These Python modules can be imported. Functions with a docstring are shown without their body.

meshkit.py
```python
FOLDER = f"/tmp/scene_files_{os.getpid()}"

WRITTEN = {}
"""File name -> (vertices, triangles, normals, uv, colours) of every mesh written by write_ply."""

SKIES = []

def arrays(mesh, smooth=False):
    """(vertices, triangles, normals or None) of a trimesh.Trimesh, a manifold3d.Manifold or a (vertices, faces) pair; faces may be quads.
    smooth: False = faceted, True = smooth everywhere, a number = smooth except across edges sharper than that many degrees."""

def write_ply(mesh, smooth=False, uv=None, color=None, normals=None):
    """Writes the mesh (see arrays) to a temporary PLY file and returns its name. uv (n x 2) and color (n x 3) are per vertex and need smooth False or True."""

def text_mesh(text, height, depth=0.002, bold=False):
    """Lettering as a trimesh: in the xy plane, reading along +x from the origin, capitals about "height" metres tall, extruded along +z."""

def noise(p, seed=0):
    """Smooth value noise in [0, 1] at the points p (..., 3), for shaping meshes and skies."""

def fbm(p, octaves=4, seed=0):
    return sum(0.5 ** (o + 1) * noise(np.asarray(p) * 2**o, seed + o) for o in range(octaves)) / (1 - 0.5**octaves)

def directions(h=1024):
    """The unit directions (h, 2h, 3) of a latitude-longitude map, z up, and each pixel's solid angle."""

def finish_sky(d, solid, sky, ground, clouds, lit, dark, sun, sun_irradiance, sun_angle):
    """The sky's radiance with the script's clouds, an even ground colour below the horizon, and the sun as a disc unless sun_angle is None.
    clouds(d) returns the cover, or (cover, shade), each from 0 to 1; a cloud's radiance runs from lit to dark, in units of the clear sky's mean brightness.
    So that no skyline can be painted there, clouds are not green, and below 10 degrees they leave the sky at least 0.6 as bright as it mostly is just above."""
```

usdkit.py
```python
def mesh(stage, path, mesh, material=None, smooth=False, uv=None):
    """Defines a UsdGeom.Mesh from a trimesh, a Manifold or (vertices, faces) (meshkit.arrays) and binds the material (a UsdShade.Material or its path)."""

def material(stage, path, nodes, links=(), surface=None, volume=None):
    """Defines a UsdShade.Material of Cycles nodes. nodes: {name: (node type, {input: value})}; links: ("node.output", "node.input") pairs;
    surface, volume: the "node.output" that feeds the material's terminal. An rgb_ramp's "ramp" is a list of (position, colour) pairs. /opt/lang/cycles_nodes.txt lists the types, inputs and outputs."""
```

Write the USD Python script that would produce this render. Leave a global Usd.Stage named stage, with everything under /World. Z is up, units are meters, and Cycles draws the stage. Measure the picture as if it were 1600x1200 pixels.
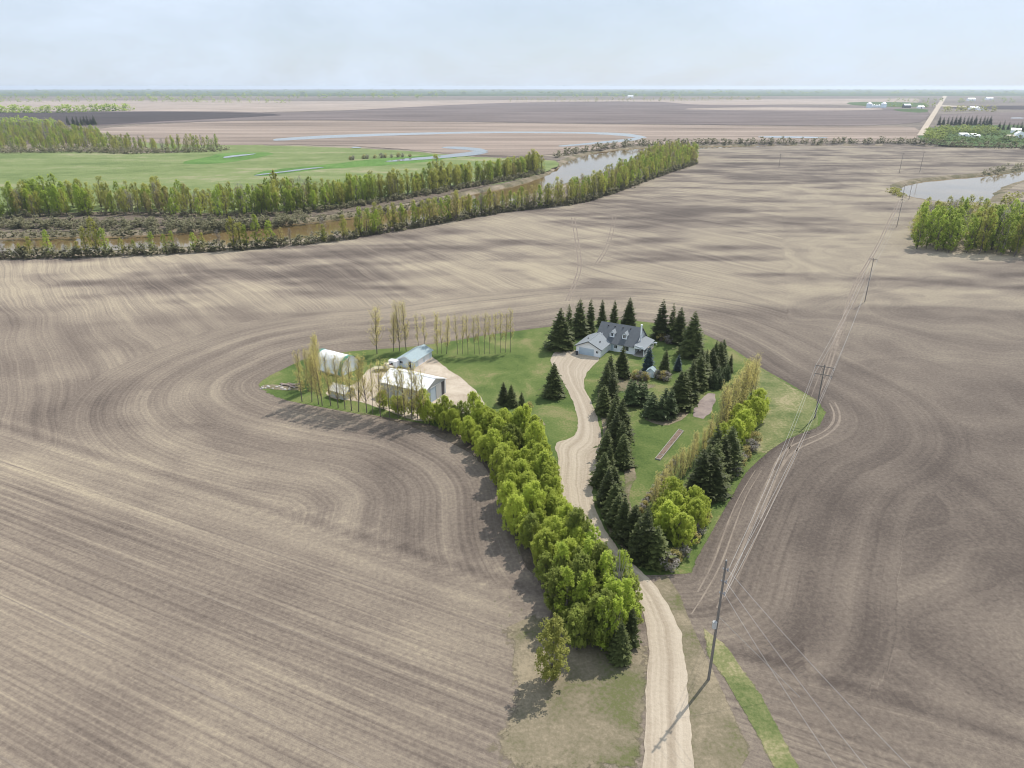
import math, random
import numpy as np, trimesh, usdkit, meshkit
from pxr import Usd, UsdGeom, UsdLux, UsdShade, Gf, Sdf, Vt
from shapely.geometry import Polygon, LineString, Point
from shapely import contains_xy
from scipy.spatial import cKDTree

stage = Usd.Stage.CreateInMemory()
UsdGeom.SetStageUpAxis(stage, 'Z'); UsdGeom.SetStageMetersPerUnit(stage, 1.0)
UsdGeom.Xform.Define(stage, '/World'); UsdGeom.Scope.Define(stage, '/World/Looks')
random.seed(7); R0 = np.random.default_rng(7)

# ------------------------------------------------------------------ camera (drone, 75 m up), sky, sun, exposure
F, HOR, H = 1080.0, 135.0, 75.0                      # focal length and horizon row for a 1600 x 1200 picture
PIT = math.atan((600 - HOR) / F); cp, sp = math.cos(PIT), math.sin(PIT)
cam = UsdGeom.Camera.Define(stage, '/World/camera')
cam.AddTranslateOp().Set((0, 0, H)); cam.AddRotateXOp().Set(90 - math.degrees(PIT))
cam.CreateHorizontalApertureAttr(36.0); cam.CreateVerticalApertureAttr(27.0); cam.CreateFocalLengthAttr(36.0 * F / 1600)
cam.CreateClippingRangeAttr((0.5, 60000.0)); cam.CreateExposureAttr(0.0)
SUN_EL, SUN_AZ = math.radians(53), math.radians(41)   # azimuth from +y towards +x
dome = UsdLux.DomeLight.Define(stage, '/World/sky'); dome.GetPrim().SetCustomDataByKey('kind', 'structure')
dome.CreateIntensityAttr(1.0)
skym = usdkit.material(stage, '/World/Looks/sky_air', {
    'sky': ('sky_texture', {'sky_type': 'single_scattering', 'sun_disc': False, 'sun_elevation': SUN_EL, 'sun_rotation': SUN_AZ, 'altitude': 700.0, 'air_density': 1.0, 'aerosol_density': 1.2}),
    'tc': ('texture_coordinate', {}), 'mp': ('mapping', {'scale': (1.0, 1.0, 2.6)}),
    'n': ('noise_texture', {'scale': 2.2, 'detail': 7.0, 'roughness': 0.58, 'distortion': 0.3}),
    'r': ('rgb_ramp', {'ramp': [(0.30, (0.55, 0.55, 0.55)), (0.62, (1.0, 1.0, 1.0))]}),
    'mx': ('mix_color', {'b': (9.3, 10.7, 12.6), 'use_clamp': True}),
    'bg': ('background_shader', {'strength': 0.082})},
    [('tc.generated', 'mp.vector'), ('mp.vector', 'n.vector'), ('n.fac', 'r.fac'), ('r.color', 'mx.fac'), ('sky.color', 'mx.a'), ('mx.result', 'bg.color')], surface='bg.background')
UsdShade.MaterialBindingAPI.Apply(dome.GetPrim()).Bind(skym)
sun = UsdLux.DistantLight.Define(stage, '/World/sun')
sun.CreateIntensityAttr(1.22); sun.CreateAngleAttr(0.6); sun.CreateColorAttr((1.0, 0.95, 0.88)); sun.CreateNormalizeAttr(True)
sun.AddRotateZOp().Set(-math.degrees(SUN_AZ)); sun.AddRotateXOp().Set(-(90 - math.degrees(SUN_EL)))

# ------------------------------------------------------------------ helpers
def G(x, y, z=0.0):
    """The ground point seen at (x, y) of the photograph."""
    a, b = (x - 800) / F, (600 - y) / F
    dy, dz = cp + b * sp, -sp + b * cp
    t = (z - H) / dz
    return np.array([a * t, dy * t])
def GP(pts, z=0.0): return np.array([G(x, y, z) for x, y in pts])

taken = {}
def numbered(name, parent='/World'):
    k = (parent, name); n = taken.get(k, 0); taken[k] = n + 1
    return f'{parent}/{name}' + (f'_{n:03d}' if n else '')
def data(p, label=None, cat=None, group=None, kind=None):
    p = p.GetPrim() if hasattr(p, 'GetPrim') else p
    for k, v in (('label', label), ('category', cat), ('group', group), ('kind', kind)):
        if v: p.SetCustomDataByKey(k, v)
    return p
def path_of(parent): return '/World' if parent is None else str(parent.GetPath())
def obj(name, mesh, mat, parent=None, smooth=False, uv=None):
    return usdkit.mesh(stage, numbered(name, path_of(parent)), mesh, mat, smooth, uv).GetPrim()
def thing(name, label, cat, loc=(0, 0, 0), rz=0.0, group=None, scale=None):
    x = UsdGeom.Xform.Define(stage, numbered(name))
    x.AddTranslateOp().Set(Gf.Vec3d(*map(float, loc))); x.AddRotateZOp().Set(float(rz))
    sc = (1, 1, 1) if scale is None else scale
    x.AddScaleOp().Set(Gf.Vec3f(*map(float, sc)))
    return data(x, label, cat, group)
def copy(src, label, loc, rz=0.0, scale=(1, 1, 1), group=None, cat=None):
    was = src.GetCustomData()
    r = thing(''.join(src.GetName().rsplit('_', 1)[0] if src.GetName()[-3:].isdigit() else src.GetName()), label, cat or was['category'], loc, rz, group, scale)
    r.GetReferences().AddInternalReference(src.GetPath()); r.SetInstanceable(True)
    if not group and 'group' in was: r.SetCustomDataByKey('group', 'none')
    return r
def cat_(*ms):
    vs, fs, n = [], [], 0
    for m in ms:
        v, f = (np.asarray(m.vertices), np.asarray(m.faces)) if hasattr(m, 'vertices') else m
        vs.append(v); fs.append(f + n); n += len(v)
    return np.vstack(vs), np.vstack(fs)
def box(x0, x1, y0, y1, z0, z1):
    m = trimesh.creation.box((x1 - x0, y1 - y0, z1 - z0)); m.apply_translation(((x0 + x1) / 2, (y0 + y1) / 2, (z0 + z1) / 2))
    return np.array(m.vertices), np.array(m.faces)
def tube(pts, rad, sides=5):
    p = np.asarray(pts, float); t = np.gradient(p, axis=0); t /= np.linalg.norm(t, axis=1, keepdims=True) + 1e-9
    a = np.cross(t, np.where(np.abs(t[:, 2:]) < 0.9, [0, 0, 1.0], [1.0, 0, 0])); a /= np.linalg.norm(a, axis=1, keepdims=True) + 1e-9
    b, an = np.cross(t, a), np.arange(sides) * 2 * np.pi / sides
    v = p[:, None] + np.broadcast_to(rad, (len(p),))[:, None, None] * (np.cos(an)[None, :, None] * a[:, None] + np.sin(an)[None, :, None] * b[:, None])
    i, j = np.meshgrid(np.arange(len(p) - 1), np.arange(sides), indexing='ij')
    q = np.stack([i * sides + j, i * sides + (j + 1) % sides, (i + 1) * sides + (j + 1) % sides, (i + 1) * sides + j], -1).reshape(-1, 4)
    cap = np.array([[ (len(p) - 1) * sides, (len(p) - 1) * sides + k, (len(p) - 1) * sides + k + 1] for k in range(1, sides - 1)])
    return v.reshape(-1, 3), np.vstack([q[:, [0, 1, 2]], q[:, [0, 2, 3]], cap])
def slab(corners, th):
    """A thin board whose top face is the 3-D quad or polygon given (counter-clockwise from above)."""
    c = np.asarray(corners, float); n = np.cross(c[1] - c[0], c[2] - c[0]); n /= np.linalg.norm(n)
    k = len(c); v = np.vstack([c, c - n * th]); f = [[0, i, i + 1] for i in range(1, k - 1)] + [[k, k + i + 1, k + i] for i in range(1, k - 1)]
    for i in range(k):
        j = (i + 1) % k; f += [[i, i + k, j + k], [i, j + k, j]]
    return v, np.array(f)
def prism(poly, y0, y1):
    """(x, z) polygon extruded along y."""
    tv, tf = trimesh.creation.triangulate_polygon(Polygon(poly), engine='earcut')
    k = len(poly); P2 = np.array(poly, float)
    v = np.vstack([np.c_[tv[:, 0], np.full(len(tv), y0), tv[:, 1]], np.c_[tv[:, 0], np.full(len(tv), y1), tv[:, 1]]])
    f = [tf, tf[:, ::-1] + len(tv)]
    o = len(v); v = np.vstack([v, np.c_[P2[:, 0], np.full(k, y0), P2[:, 1]], np.c_[P2[:, 0], np.full(k, y1), P2[:, 1]]])
    s = []
    for i in range(k):
        j = (i + 1) % k; s += [[o + i, o + j, o + j + k], [o + i, o + j + k, o + i + k]]
    return v, np.vstack(f + [np.array(s)])

def nz2(q): return np.c_[meshkit.fbm(q) - .5, meshkit.fbm(q + 31.7) - .5] * 3
def resample(line, step):
    l = LineString(line); n = max(2, int(l.length / step) + 1)
    return np.array([l.interpolate(t, normalized=True).coords[0] for t in np.linspace(0, 1, n)])
def smooth_loop(p, it=2):
    for _ in range(it):
        q = np.roll(p, -1, 0); p = np.stack([p * .75 + q * .25, p * .25 + q * .75], 1).reshape(-1, 2)
    return p
def smooth_line(p, it=2):
    p = np.asarray(p, float)
    for _ in range(it):
        q = np.stack([p[:-1] * .75 + p[1:] * .25, p[:-1] * .25 + p[1:] * .75], 1).reshape(-1, 2); p = np.vstack([p[:1], q, p[-1:]])
    return p
def sheet_mesh(poly2, z, wob=0.0, step=None, seed=0, it=2):
    p = smooth_loop(np.asarray(poly2, float), it)
    if step: p = resample(np.vstack([p, p[:1]]), step)[:-1]
    if wob:
        q = np.c_[p, np.full(len(p), seed * 7.3)]
        p = p + wob * nz2(q / (wob * 6)) * 1.3
    poly = Polygon(p).buffer(0)
    if poly.geom_type != 'Polygon': poly = max(poly.geoms, key=lambda g: g.area)
    v, f = trimesh.creation.triangulate_polygon(poly, engine='earcut')
    v3 = np.c_[v, np.full(len(v), z)]
    n = np.cross(v3[f[:, 1]] - v3[f[:, 0]], v3[f[:, 2]] - v3[f[:, 0]])[:, 2]; f[n < 0] = f[n < 0][:, ::-1]
    return (v3, f), poly

# ------------------------------------------------------------------ materials
def M(name, nodes, links, surface='p.BSDF', volume=None): return usdkit.material(stage, '/World/Looks/' + name, nodes, links, surface, volume)
def plain(name, col, rough=0.7, var=0.12, scale=1.5, metal=0.0, spec=0.3, aniso=(1, 1, 1)):
    c = np.array(col)
    return M(name, {'g': ('texture_coordinate', {}), 'm': ('mapping', {'scale': aniso}), 'n': ('noise_texture', {'scale': scale, 'detail': 5.0, 'roughness': .65}),
        'r': ('rgb_ramp', {'ramp': [(0.25, tuple(c * (1 - var))), (0.75, tuple(np.minimum(c * (1 + var), .95)))]}),
        'p': ('principled_bsdf', {'roughness': rough, 'metallic': metal, 'specular_ior_level': spec})},
        [('g.object', 'm.vector'), ('m.vector', 'n.vector'), ('n.fac', 'r.fac'), ('r.color', 'p.base_color')])
def leaf(name, dark, light, trans=0.35, scale=0.35, vary=0.25, rough=0.55):
    """Foliage: clump tone by noise, per tree tone by the object's random number, some light passes through."""
    d, l = np.array(dark), np.array(light)
    return M(name, {'g': ('geometry', {}), 'n': ('noise_texture', {'scale': scale, 'detail': 3.0}), 'w': ('noise_texture', {'scale': 3.1, 'detail': 1.0}),
        'add': ('math', {'math_type': 'multiply_add', 'value2': 0.5}), 'oi': ('object_info', {}),
        'am': ('math', {'math_type': 'multiply_add', 'value2': 0.55, 'value3': -0.27}), 'ad': ('math', {'math_type': 'add'}), 'hf': ('math', {'math_type': 'multiply', 'value2': 0.5}),
        'r': ('rgb_ramp', {'ramp': [(0.22, tuple(d)), (0.78, tuple(l))]}),
        'v': ('math', {'math_type': 'multiply_add', 'value2': vary * 2, 'value3': 1 - vary}), 'h': ('hsv', {'hue': .5, 'saturation': 1.0}),
        'p': ('principled_bsdf', {'roughness': rough, 'specular_ior_level': 0.15}), 't': ('translucent_bsdf', {}), 'mx': ('mix_closure', {'fac': trans})},
        [('g.position', 'n.vector'), ('g.position', 'w.vector'), ('w.fac', 'hf.value1'), ('n.fac', 'add.value1'), ('hf.value', 'add.value3'), ('oi.random', 'v.value1'), ('v.value', 'h.value'),
         ('add.value', 'r.fac'), ('r.color', 'h.color'), ('h.color', 'p.base_color'), ('h.color', 't.color'), ('p.BSDF', 'mx.closure1'), ('t.BSDF', 'mx.closure2')], surface='mx.closure')
def field_mat(name, ramp, rows=(1.3, 0.22, 1.3), k=(0.40, 0.18, 0.44), tone=True, fleck=0.5):
    """Tilled soil: primvar tone (large soil patches) plus drill rows along the row coordinate st plus clods."""
    nodes = {'uv': ('uvmap', {'attribute': 'st'}), 'g': ('geometry', {}), 'a': ('attribute', {'attribute': 'tone'}), 'rk': ('attribute', {'attribute': 'rowk'}), 'sk': ('math', {'math_type': 'multiply', 'value2': 1.0}),
        'm1': ('mapping', {'scale': (rows[0], 0.012, 1)}), 'n1': ('noise_texture', {'scale': 1.0, 'detail': 3.0, 'roughness': .7, 'dimensions': '2D'}),
        'm2': ('mapping', {'scale': (rows[1], 0.006, 1)}), 'n2': ('noise_texture', {'scale': 1.0, 'detail': 2.0, 'dimensions': '2D'}),
        'n3': ('noise_texture', {'scale': rows[2], 'detail': 6.0, 'roughness': .75}), 'n4': ('noise_texture', {'scale': 0.05, 'detail': 4.0}),
        's1': ('math', {'math_type': 'multiply_add', 'value2': k[0] * 2, 'value3': -k[0]}), 's2': ('math', {'math_type': 'multiply_add', 'value2': k[1] * 2, 'value3': -k[1]}),
        's3': ('math', {'math_type': 'multiply_add', 'value2': k[2] * 2, 'value3': -k[2]}), 's4': ('math', {'math_type': 'multiply_add', 'value2': 0.36, 'value3': -0.18}),
        'x1': ('math', {'math_type': 'add'}), 'x2': ('math', {'math_type': 'add'}), 'x3': ('math', {'math_type': 'add'}), 'x4': ('math', {'math_type': 'add', 'value2': 0.5}),
        'r': ('rgb_ramp', {'ramp': ramp}), 'b': ('bump', {'strength': 0.5, 'distance': 0.25}),
        'p': ('principled_bsdf', {'roughness': 0.95, 'specular_ior_level': 0.1, 'diffuse_roughness': 0.6})}
    L = [('uv.UV', 'm1.vector'), ('uv.UV', 'm2.vector'), ('m1.vector', 'n1.vector'), ('m2.vector', 'n2.vector'), ('g.position', 'n3.vector'), ('g.position', 'n4.vector'),
         ('n1.fac', 's1.value1'), ('n2.fac', 's2.value1'), ('n3.fac', 's3.value1'), ('n4.fac', 's4.value1'), ('s1.value', 'sk.value1'), ('sk.value', 'x1.value1'), ('s2.value', 'x1.value2'), ('x1.value', 'x2.value1'), ('s3.value', 'x2.value2'),
         ('x2.value', 'x3.value1'), ('s4.value', 'x3.value2'), ('x3.value', 'x4.value1'), ('x4.value', 'r.fac'), ('r.color', 'p.base_color'), ('n3.fac', 'b.height'), ('b.normal', 'p.normal')]
    if tone: L += [('a.fac', 'x4.value2'), ('rk.fac', 'sk.value2')]
    return M(name, nodes, L)
def ground_cover(name, cols, scale=0.12, fine=2.2, aniso=(1, 1, 1), rot=0.0, bump=0.3, ragged=0.0):
    """Grass, dry grass, gravel: two noises through a ramp of colours."""
    n = len(cols); pos = np.linspace(0.385, 0.615, n); extra, more, out = {}, [], 'p.BSDF'
    if ragged:       # the cover thins out in tufts towards its edge (primvar edge: 0 at the rim, 1 inside)
        extra = {'e': ('attribute', {'attribute': 'edge'}), 'n5': ('noise_texture', {'scale': ragged, 'detail': 5.0, 'roughness': .7}), 'e1': ('math', {'math_type': 'multiply_add', 'value2': 2.4, 'value3': -1.2}), 'e2': ('math', {'math_type': 'multiply_add', 'value2': 1.5}),
                 'e3': ('math', {'math_type': 'subtract', 'value2': 0.30, 'use_clamp': True}), 'e4': ('math', {'math_type': 'multiply', 'value2': 2.5, 'use_clamp': True}), 'tr': ('transparent_bsdf', {}), 'mx': ('mix_closure', {})}
        more = [('g.position', 'n5.vector'), ('n5.fac', 'e1.value1'), ('e.fac', 'e2.value1'), ('e1.value', 'e2.value3'), ('e2.value', 'e3.value1'), ('e3.value', 'e4.value1'), ('e4.value', 'mx.fac'), ('tr.BSDF', 'mx.closure1'), ('p.BSDF', 'mx.closure2')]; out = 'mx.closure'
    return M(name, {**extra, 'g': ('geometry', {}), 'm': ('mapping', {'scale': aniso, 'rotation': (0, 0, rot)}), 'n1': ('noise_texture', {'scale': scale, 'detail': 5.0, 'roughness': .6, 'distortion': 0.6}),
        'n2': ('noise_texture', {'scale': fine, 'detail': 4.0, 'roughness': .7}), 'm1': ('math', {'math_type': 'multiply', 'value2': 0.62}), 'm2': ('math', {'math_type': 'multiply_add', 'value2': 0.38}),
        'r': ('rgb_ramp', {'ramp': [(float(p), c) for p, c in zip(pos, cols)]}), 'b': ('bump', {'strength': bump, 'distance': 0.15}),
        'p': ('principled_bsdf', {'roughness': 0.95, 'specular_ior_level': 0.1})},
        [('g.position', 'm.vector'), ('m.vector', 'n1.vector'), ('g.position', 'n2.vector'), ('n1.fac', 'm1.value1'), ('n2.fac', 'm2.value1'), ('m1.value', 'm2.value3'), ('m2.value', 'r.fac'), ('r.color', 'p.base_color'),
         ('n2.fac', 'b.height'), ('b.normal', 'p.normal')] + more, out)
def water_mat(name, col, rough=0.06, wave=0.35):
    return M(name, {'g': ('geometry', {}), 'm': ('mapping', {'scale': (0.25, 0.6, 1)}), 'n': ('noise_texture', {'scale': 1.0, 'detail': 3.0}), 'b': ('bump', {'strength': wave, 'distance': 0.05}),
        'n2': ('noise_texture', {'scale': 0.02, 'detail': 3.0}), 'r': ('rgb_ramp', {'ramp': [(0.3, tuple(np.array(col) * .8)), (0.7, tuple(np.array(col) * 1.25))]}),
        'p': ('principled_bsdf', {'roughness': rough, 'ior': 1.33, 'specular_ior_level': 0.5})},
        [('g.position', 'm.vector'), ('m.vector', 'n.vector'), ('n.fac', 'b.height'), ('b.normal', 'p.normal'), ('g.position', 'n2.vector'), ('n2.fac', 'r.fac'), ('r.color', 'p.base_color')])

SOIL = [(0.0, (0.084, 0.067, 0.056)), (0.28, (0.140, 0.112, 0.092)), (0.50, (0.214, 0.173, 0.138)), (0.72, (0.302, 0.249, 0.190)), (1.0, (0.45, 0.375, 0.265))]
m_field = field_mat('tilled_soil', SOIL)
m_lawn = ground_cover('mown_lawn', [(0.055, 0.088, 0.024), (0.085, 0.122, 0.033), (0.118, 0.150, 0.046), (0.20, 0.185, 0.085)], 0.075, 2.1, ragged=0.9)
m_rough = ground_cover('rough_grass', [(0.075, 0.105, 0.034), (0.12, 0.142, 0.054), (0.175, 0.18, 0.08), (0.28, 0.245, 0.14)], 0.10, 1.6, ragged=0.9)
m_dry = ground_cover('dry_grass', [(0.115, 0.120, 0.052), (0.16, 0.14, 0.09), (0.205, 0.172, 0.118), (0.27, 0.225, 0.155)], 0.11, 1.8, ragged=0.9)
m_litter = ground_cover('leaf_litter', [(0.085, 0.068, 0.052), (0.13, 0.105, 0.08), (0.19, 0.155, 0.115)], 0.3, 2.0, ragged=0.9)
m_meadow = ground_cover('pasture_grass', [(0.115, 0.155, 0.052), (0.15, 0.19, 0.068), (0.18, 0.215, 0.085), (0.26, 0.25, 0.14)], 0.012, 0.06, (0.5, 1.6, 1))
m_marsh = ground_cover('marsh_grass', [(0.07, 0.14, 0.03), (0.10, 0.19, 0.04), (0.13, 0.22, 0.06)], 0.02, 0.2)
m_gravel = ground_cover('gravel', [(0.34, 0.28, 0.215), (0.42, 0.355, 0.28), (0.49, 0.425, 0.34)], 0.25, 3.0, bump=0.2)
m_track = ground_cover('pale_track', [(0.175, 0.143, 0.118), (0.25, 0.208, 0.165)], 0.4, 2.0)
m_mud = ground_cover('river_mud', [(0.085, 0.085, 0.045), (0.13, 0.115, 0.07), (0.20, 0.165, 0.115), (0.29, 0.24, 0.18)], 0.06, 0.9)
m_river = water_mat('brown_river_water', (0.155, 0.105, 0.045))
m_pond = water_mat('flood_water', (0.10, 0.10, 0.09), 0.04, 0.15)

m_bark = plain('grey_brown_bark', (0.12, 0.10, 0.085), 0.9, 0.3, 2.0)
m_palebark = plain('pale_bark', (0.24, 0.22, 0.19), 0.9, 0.3, 1.0)
m_twig = plain('bare_twigs', (0.20, 0.155, 0.125), 0.9, 0.2, 0.7)
m_spruce = leaf('spruce_needles', (0.024, 0.034, 0.012), (0.15, 0.172, 0.052), 0.25, 0.7, 0.33)
m_blue = leaf('blue_spruce_needles', (0.025, 0.045, 0.045), (0.085, 0.125, 0.125), 0.1, 0.6, 0.15)
m_pine = leaf('pine_needles', (0.04, 0.06, 0.025), (0.16, 0.2, 0.075), 0.25, 0.6, 0.25)
m_willow = leaf('fresh_willow_leaves', (0.34, 0.40, 0.055), (0.62, 0.68, 0.14), 0.58, 0.3, 0.14)
m_green = leaf('fresh_green_leaves', (0.165, 0.205, 0.04), (0.37, 0.415, 0.095), 0.5, 0.3, 0.22)
m_poplar = leaf('opening_poplar_leaves', (0.46, 0.4, 0.13), (0.72, 0.64, 0.25), 0.5, 0.5, 0.12)
m_aspen = leaf('olive_aspen_leaves', (0.3, 0.31, 0.06), (0.58, 0.57, 0.14), 0.54, 0.1, 0.2)
m_aspen2 = leaf('green_aspen_leaves', (0.25, 0.34, 0.045), (0.52, 0.6, 0.1), 0.54, 0.1, 0.2)
m_brownleaf = leaf('budding_brown_twigs', (0.3, 0.26, 0.09), (0.5, 0.43, 0.15), 0.4, 0.12, 0.15)
m_greyleaf = leaf('bare_grey_twigs', (0.22, 0.2, 0.17), (0.38, 0.345, 0.295), 0.3, 0.15, 0.15)
m_brush = leaf('river_brush_twigs', (0.19, 0.185, 0.1), (0.42, 0.395, 0.23), 0.35, 0.08, 0.2)
m_farmgreen = leaf('far_shelter_leaves', (0.10, 0.15, 0.035), (0.23, 0.29, 0.065), .4, .06, .2)
m_larch = leaf('larch_needles', (0.19, 0.20, 0.045), (0.40, 0.40, 0.10), 0.4, 0.4, 0.1)

m_white = plain('white_metal_cladding', (0.78, 0.79, 0.80), 0.45, 0.05, 0.6)
m_siding = plain('white_vinyl_siding', (0.70, 0.72, 0.74), 0.5, 0.05, 1.0, aniso=(.2, .2, 6))
m_roofwhite = plain('white_metal_roof', (0.80, 0.80, 0.79), 0.35, 0.04, 0.8)
m_shingle = plain('grey_shingles', (0.115, 0.125, 0.135), 0.9, 0.2, 3.0)
m_shingle2 = plain('light_grey_shingles', (0.215, 0.235, 0.25), 0.9, 0.15, 3.0)
m_blueroof = plain('blue_green_shingles', (0.285, 0.355, 0.375), 0.8, 0.12, 2.0)
m_bluewall = plain('pale_blue_siding', (0.58, 0.66, 0.70), 0.6, 0.05, 1.0, aniso=(.2, .2, 6))
m_grey = plain('grey_metal_siding', (0.40, 0.40, 0.385), 0.6, 0.08, 0.8)
m_bluedoor = plain('blue_grey_door', (0.38, 0.46, 0.52), 0.5, 0.05, 1.0)
m_dark = plain('dark_trim', (0.05, 0.05, 0.055), 0.6, 0.2, 1.0)
m_glass = M('dark_window_glass', {'p': ('principled_bsdf', {'base_color': (0.03, 0.035, 0.04), 'roughness': 0.05})}, [])
m_tarp = plain('white_tarpaulin', (0.74, 0.755, 0.765), 0.5, 0.06, 0.5)
m_teal = plain('green_tarpaulin', (0.035, 0.20, 0.15), 0.5, 0.1, 0.5)
m_wood = plain('weathered_pole_wood', (0.155, 0.14, 0.125), 0.9, 0.25, 1.0, aniso=(6, 6, .4))
m_board = plain('grey_boards', (0.30, 0.28, 0.25), 0.85, 0.2, 2.0)
m_wire = plain('bare_aluminium_wire', (0.46, 0.45, 0.43), 0.5, 0.03, 1.0)
m_ceramic = plain('grey_insulator', (0.20, 0.20, 0.21), 0.3, 0.1, 2.0)
m_cream = plain('cream_paint', (0.55, 0.50, 0.37), 0.5, 0.08, 1.0)
m_red = plain('dull_red_paint', (0.20, 0.045, 0.035), 0.6, 0.2, 1.5)
m_rubber = plain('black_rubber', (0.03, 0.03, 0.03), 0.8, 0.1, 2.0)
m_tan = plain('tan_cladding', (0.42, 0.37, 0.27), 0.7, 0.08, 0.5)
m_bedsoil = ground_cover('bed_soil', [(0.12, 0.085, 0.065), (0.18, 0.13, 0.10), (0.22, 0.165, 0.13)], 0.8, 2.5)
m_gardensoil = ground_cover('garden_soil', [(0.19, 0.155, 0.14), (0.25, 0.205, 0.185), (0.30, 0.25, 0.215)], 0.3, 2.0)
m_rock = plain('pale_field_stone', (0.42, 0.39, 0.36), 0.9, 0.25, 0.8)
m_log = plain('weathered_log', (0.33, 0.26, 0.22), 0.9, 0.25, 0.8)
# ------------------------------------------------------------------ outlines taken on the ground
LAWN = [(398,600),(415,588),(440,577),(470,562),(520,550),(570,547),(600,544),(640,541),(680,537),(720,530),(760,523),(820,514),(860,511),(900,503),(960,498),(1020,503),(1080,514),(1102,522),(1130,535),(1160,552),(1185,570),
        (1212,586),(1250,608),(1280,625),(1292,640),(1294,655),(1284,667),(1262,677),(1238,685),(1215,696),(1196,711),(1176,730),(1158,752),(1138,790),(1120,820),(1105,850),(1092,880),(1082,905),(1050,905),
        (1020,898),(960,905),(880,960),(845,915),(815,880),(795,840),(788,800),(784,765),(770,737),(740,707),(700,686),(650,664),(600,654),(540,646),(480,634),(440,625),(412,613)]
BELT_EDGE = [(398,600),(412,613),(440,625),(480,634),(540,646),(600,654),(650,664),(700,686),(740,707),(770,737),(784,765),(788,800),(795,840),(815,880),(845,915),(870,960),(850,1000)]
YARD_LINE = GP(LAWN)
lawn_w = smooth_loop(YARD_LINE, 2)
RIVER_Z = -1.8
RIVER = GP([(-400,420),(-200,410),(0,398),(100,396),(200,393),(300,388),(400,382),(500,372),(560,364),(620,354),(680,343),(740,330),(800,315),(850,297),(900,282),(950,268),(985,256),(1004,246),(1060,236),(1150,231),(1250,229),(1400,229),(1520,233),(1700,238),(1700,236),(1520,231),(1400,227.2),(1250,226.8),(1150,228),(1060,230),
    (1000,231),(965,234),(935,237.5),(905,245),(884,254),(868,266),(850,276),(830,284),(800,292),(760,299),(720,309),(680,319),(620,331),(560,338),(520,344),(450,351),(380,358),(300,363),(200,369),(100,371),(0,373),(-200,380),(-400,388)], RIVER_Z)
OXBOW = GP([(1402,296),(1420,288),(1450,283),(1490,279),(1530,276),(1570,271),(1640,262),(1760,255),(1760,262),(1640,276),(1600,281),(1572,289),(1556,298),(1550,306),(1546,318),(1500,318),(1455,316),(1428,310)], RIVER_Z)
riv_poly = Polygon(smooth_loop(RIVER, 2)).buffer(0); ox_poly = Polygon(smooth_loop(OXBOW, 2)).buffer(0)

# ------------------------------------------------------------------ ground sheet: a fan of rings, river beds cut down
def ring_radii():
    r, out = 3.0, []
    while r < 24000:
        out.append(r); r *= 1.06 if r < 130 else 1.011 if r < 190 else 1.0058 if r < 1150 else 1.012 if r < 3000 else 1.04
    return np.array(out)
rad = ring_radii()
ang = np.concatenate([np.linspace(-46, 46, 620), np.linspace(46, 314, 70)[1:-1]])
ang = np.radians(90 - ang)
c0 = np.array([0.0, -70.0])
xy = c0 + rad[:, None, None] * np.stack([np.cos(ang), np.sin(ang)], -1)[None]
na = len(ang); V2 = np.vstack([c0[None], xy.reshape(-1, 2)])
i, j = np.meshgrid(np.arange(len(rad) - 1), np.arange(na), indexing='ij'); jn = (j + 1) % na
q = np.stack([1 + i * na + j, 1 + i * na + jn, 1 + (i + 1) * na + jn, 1 + (i + 1) * na + j], -1).reshape(-1, 4)
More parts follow.
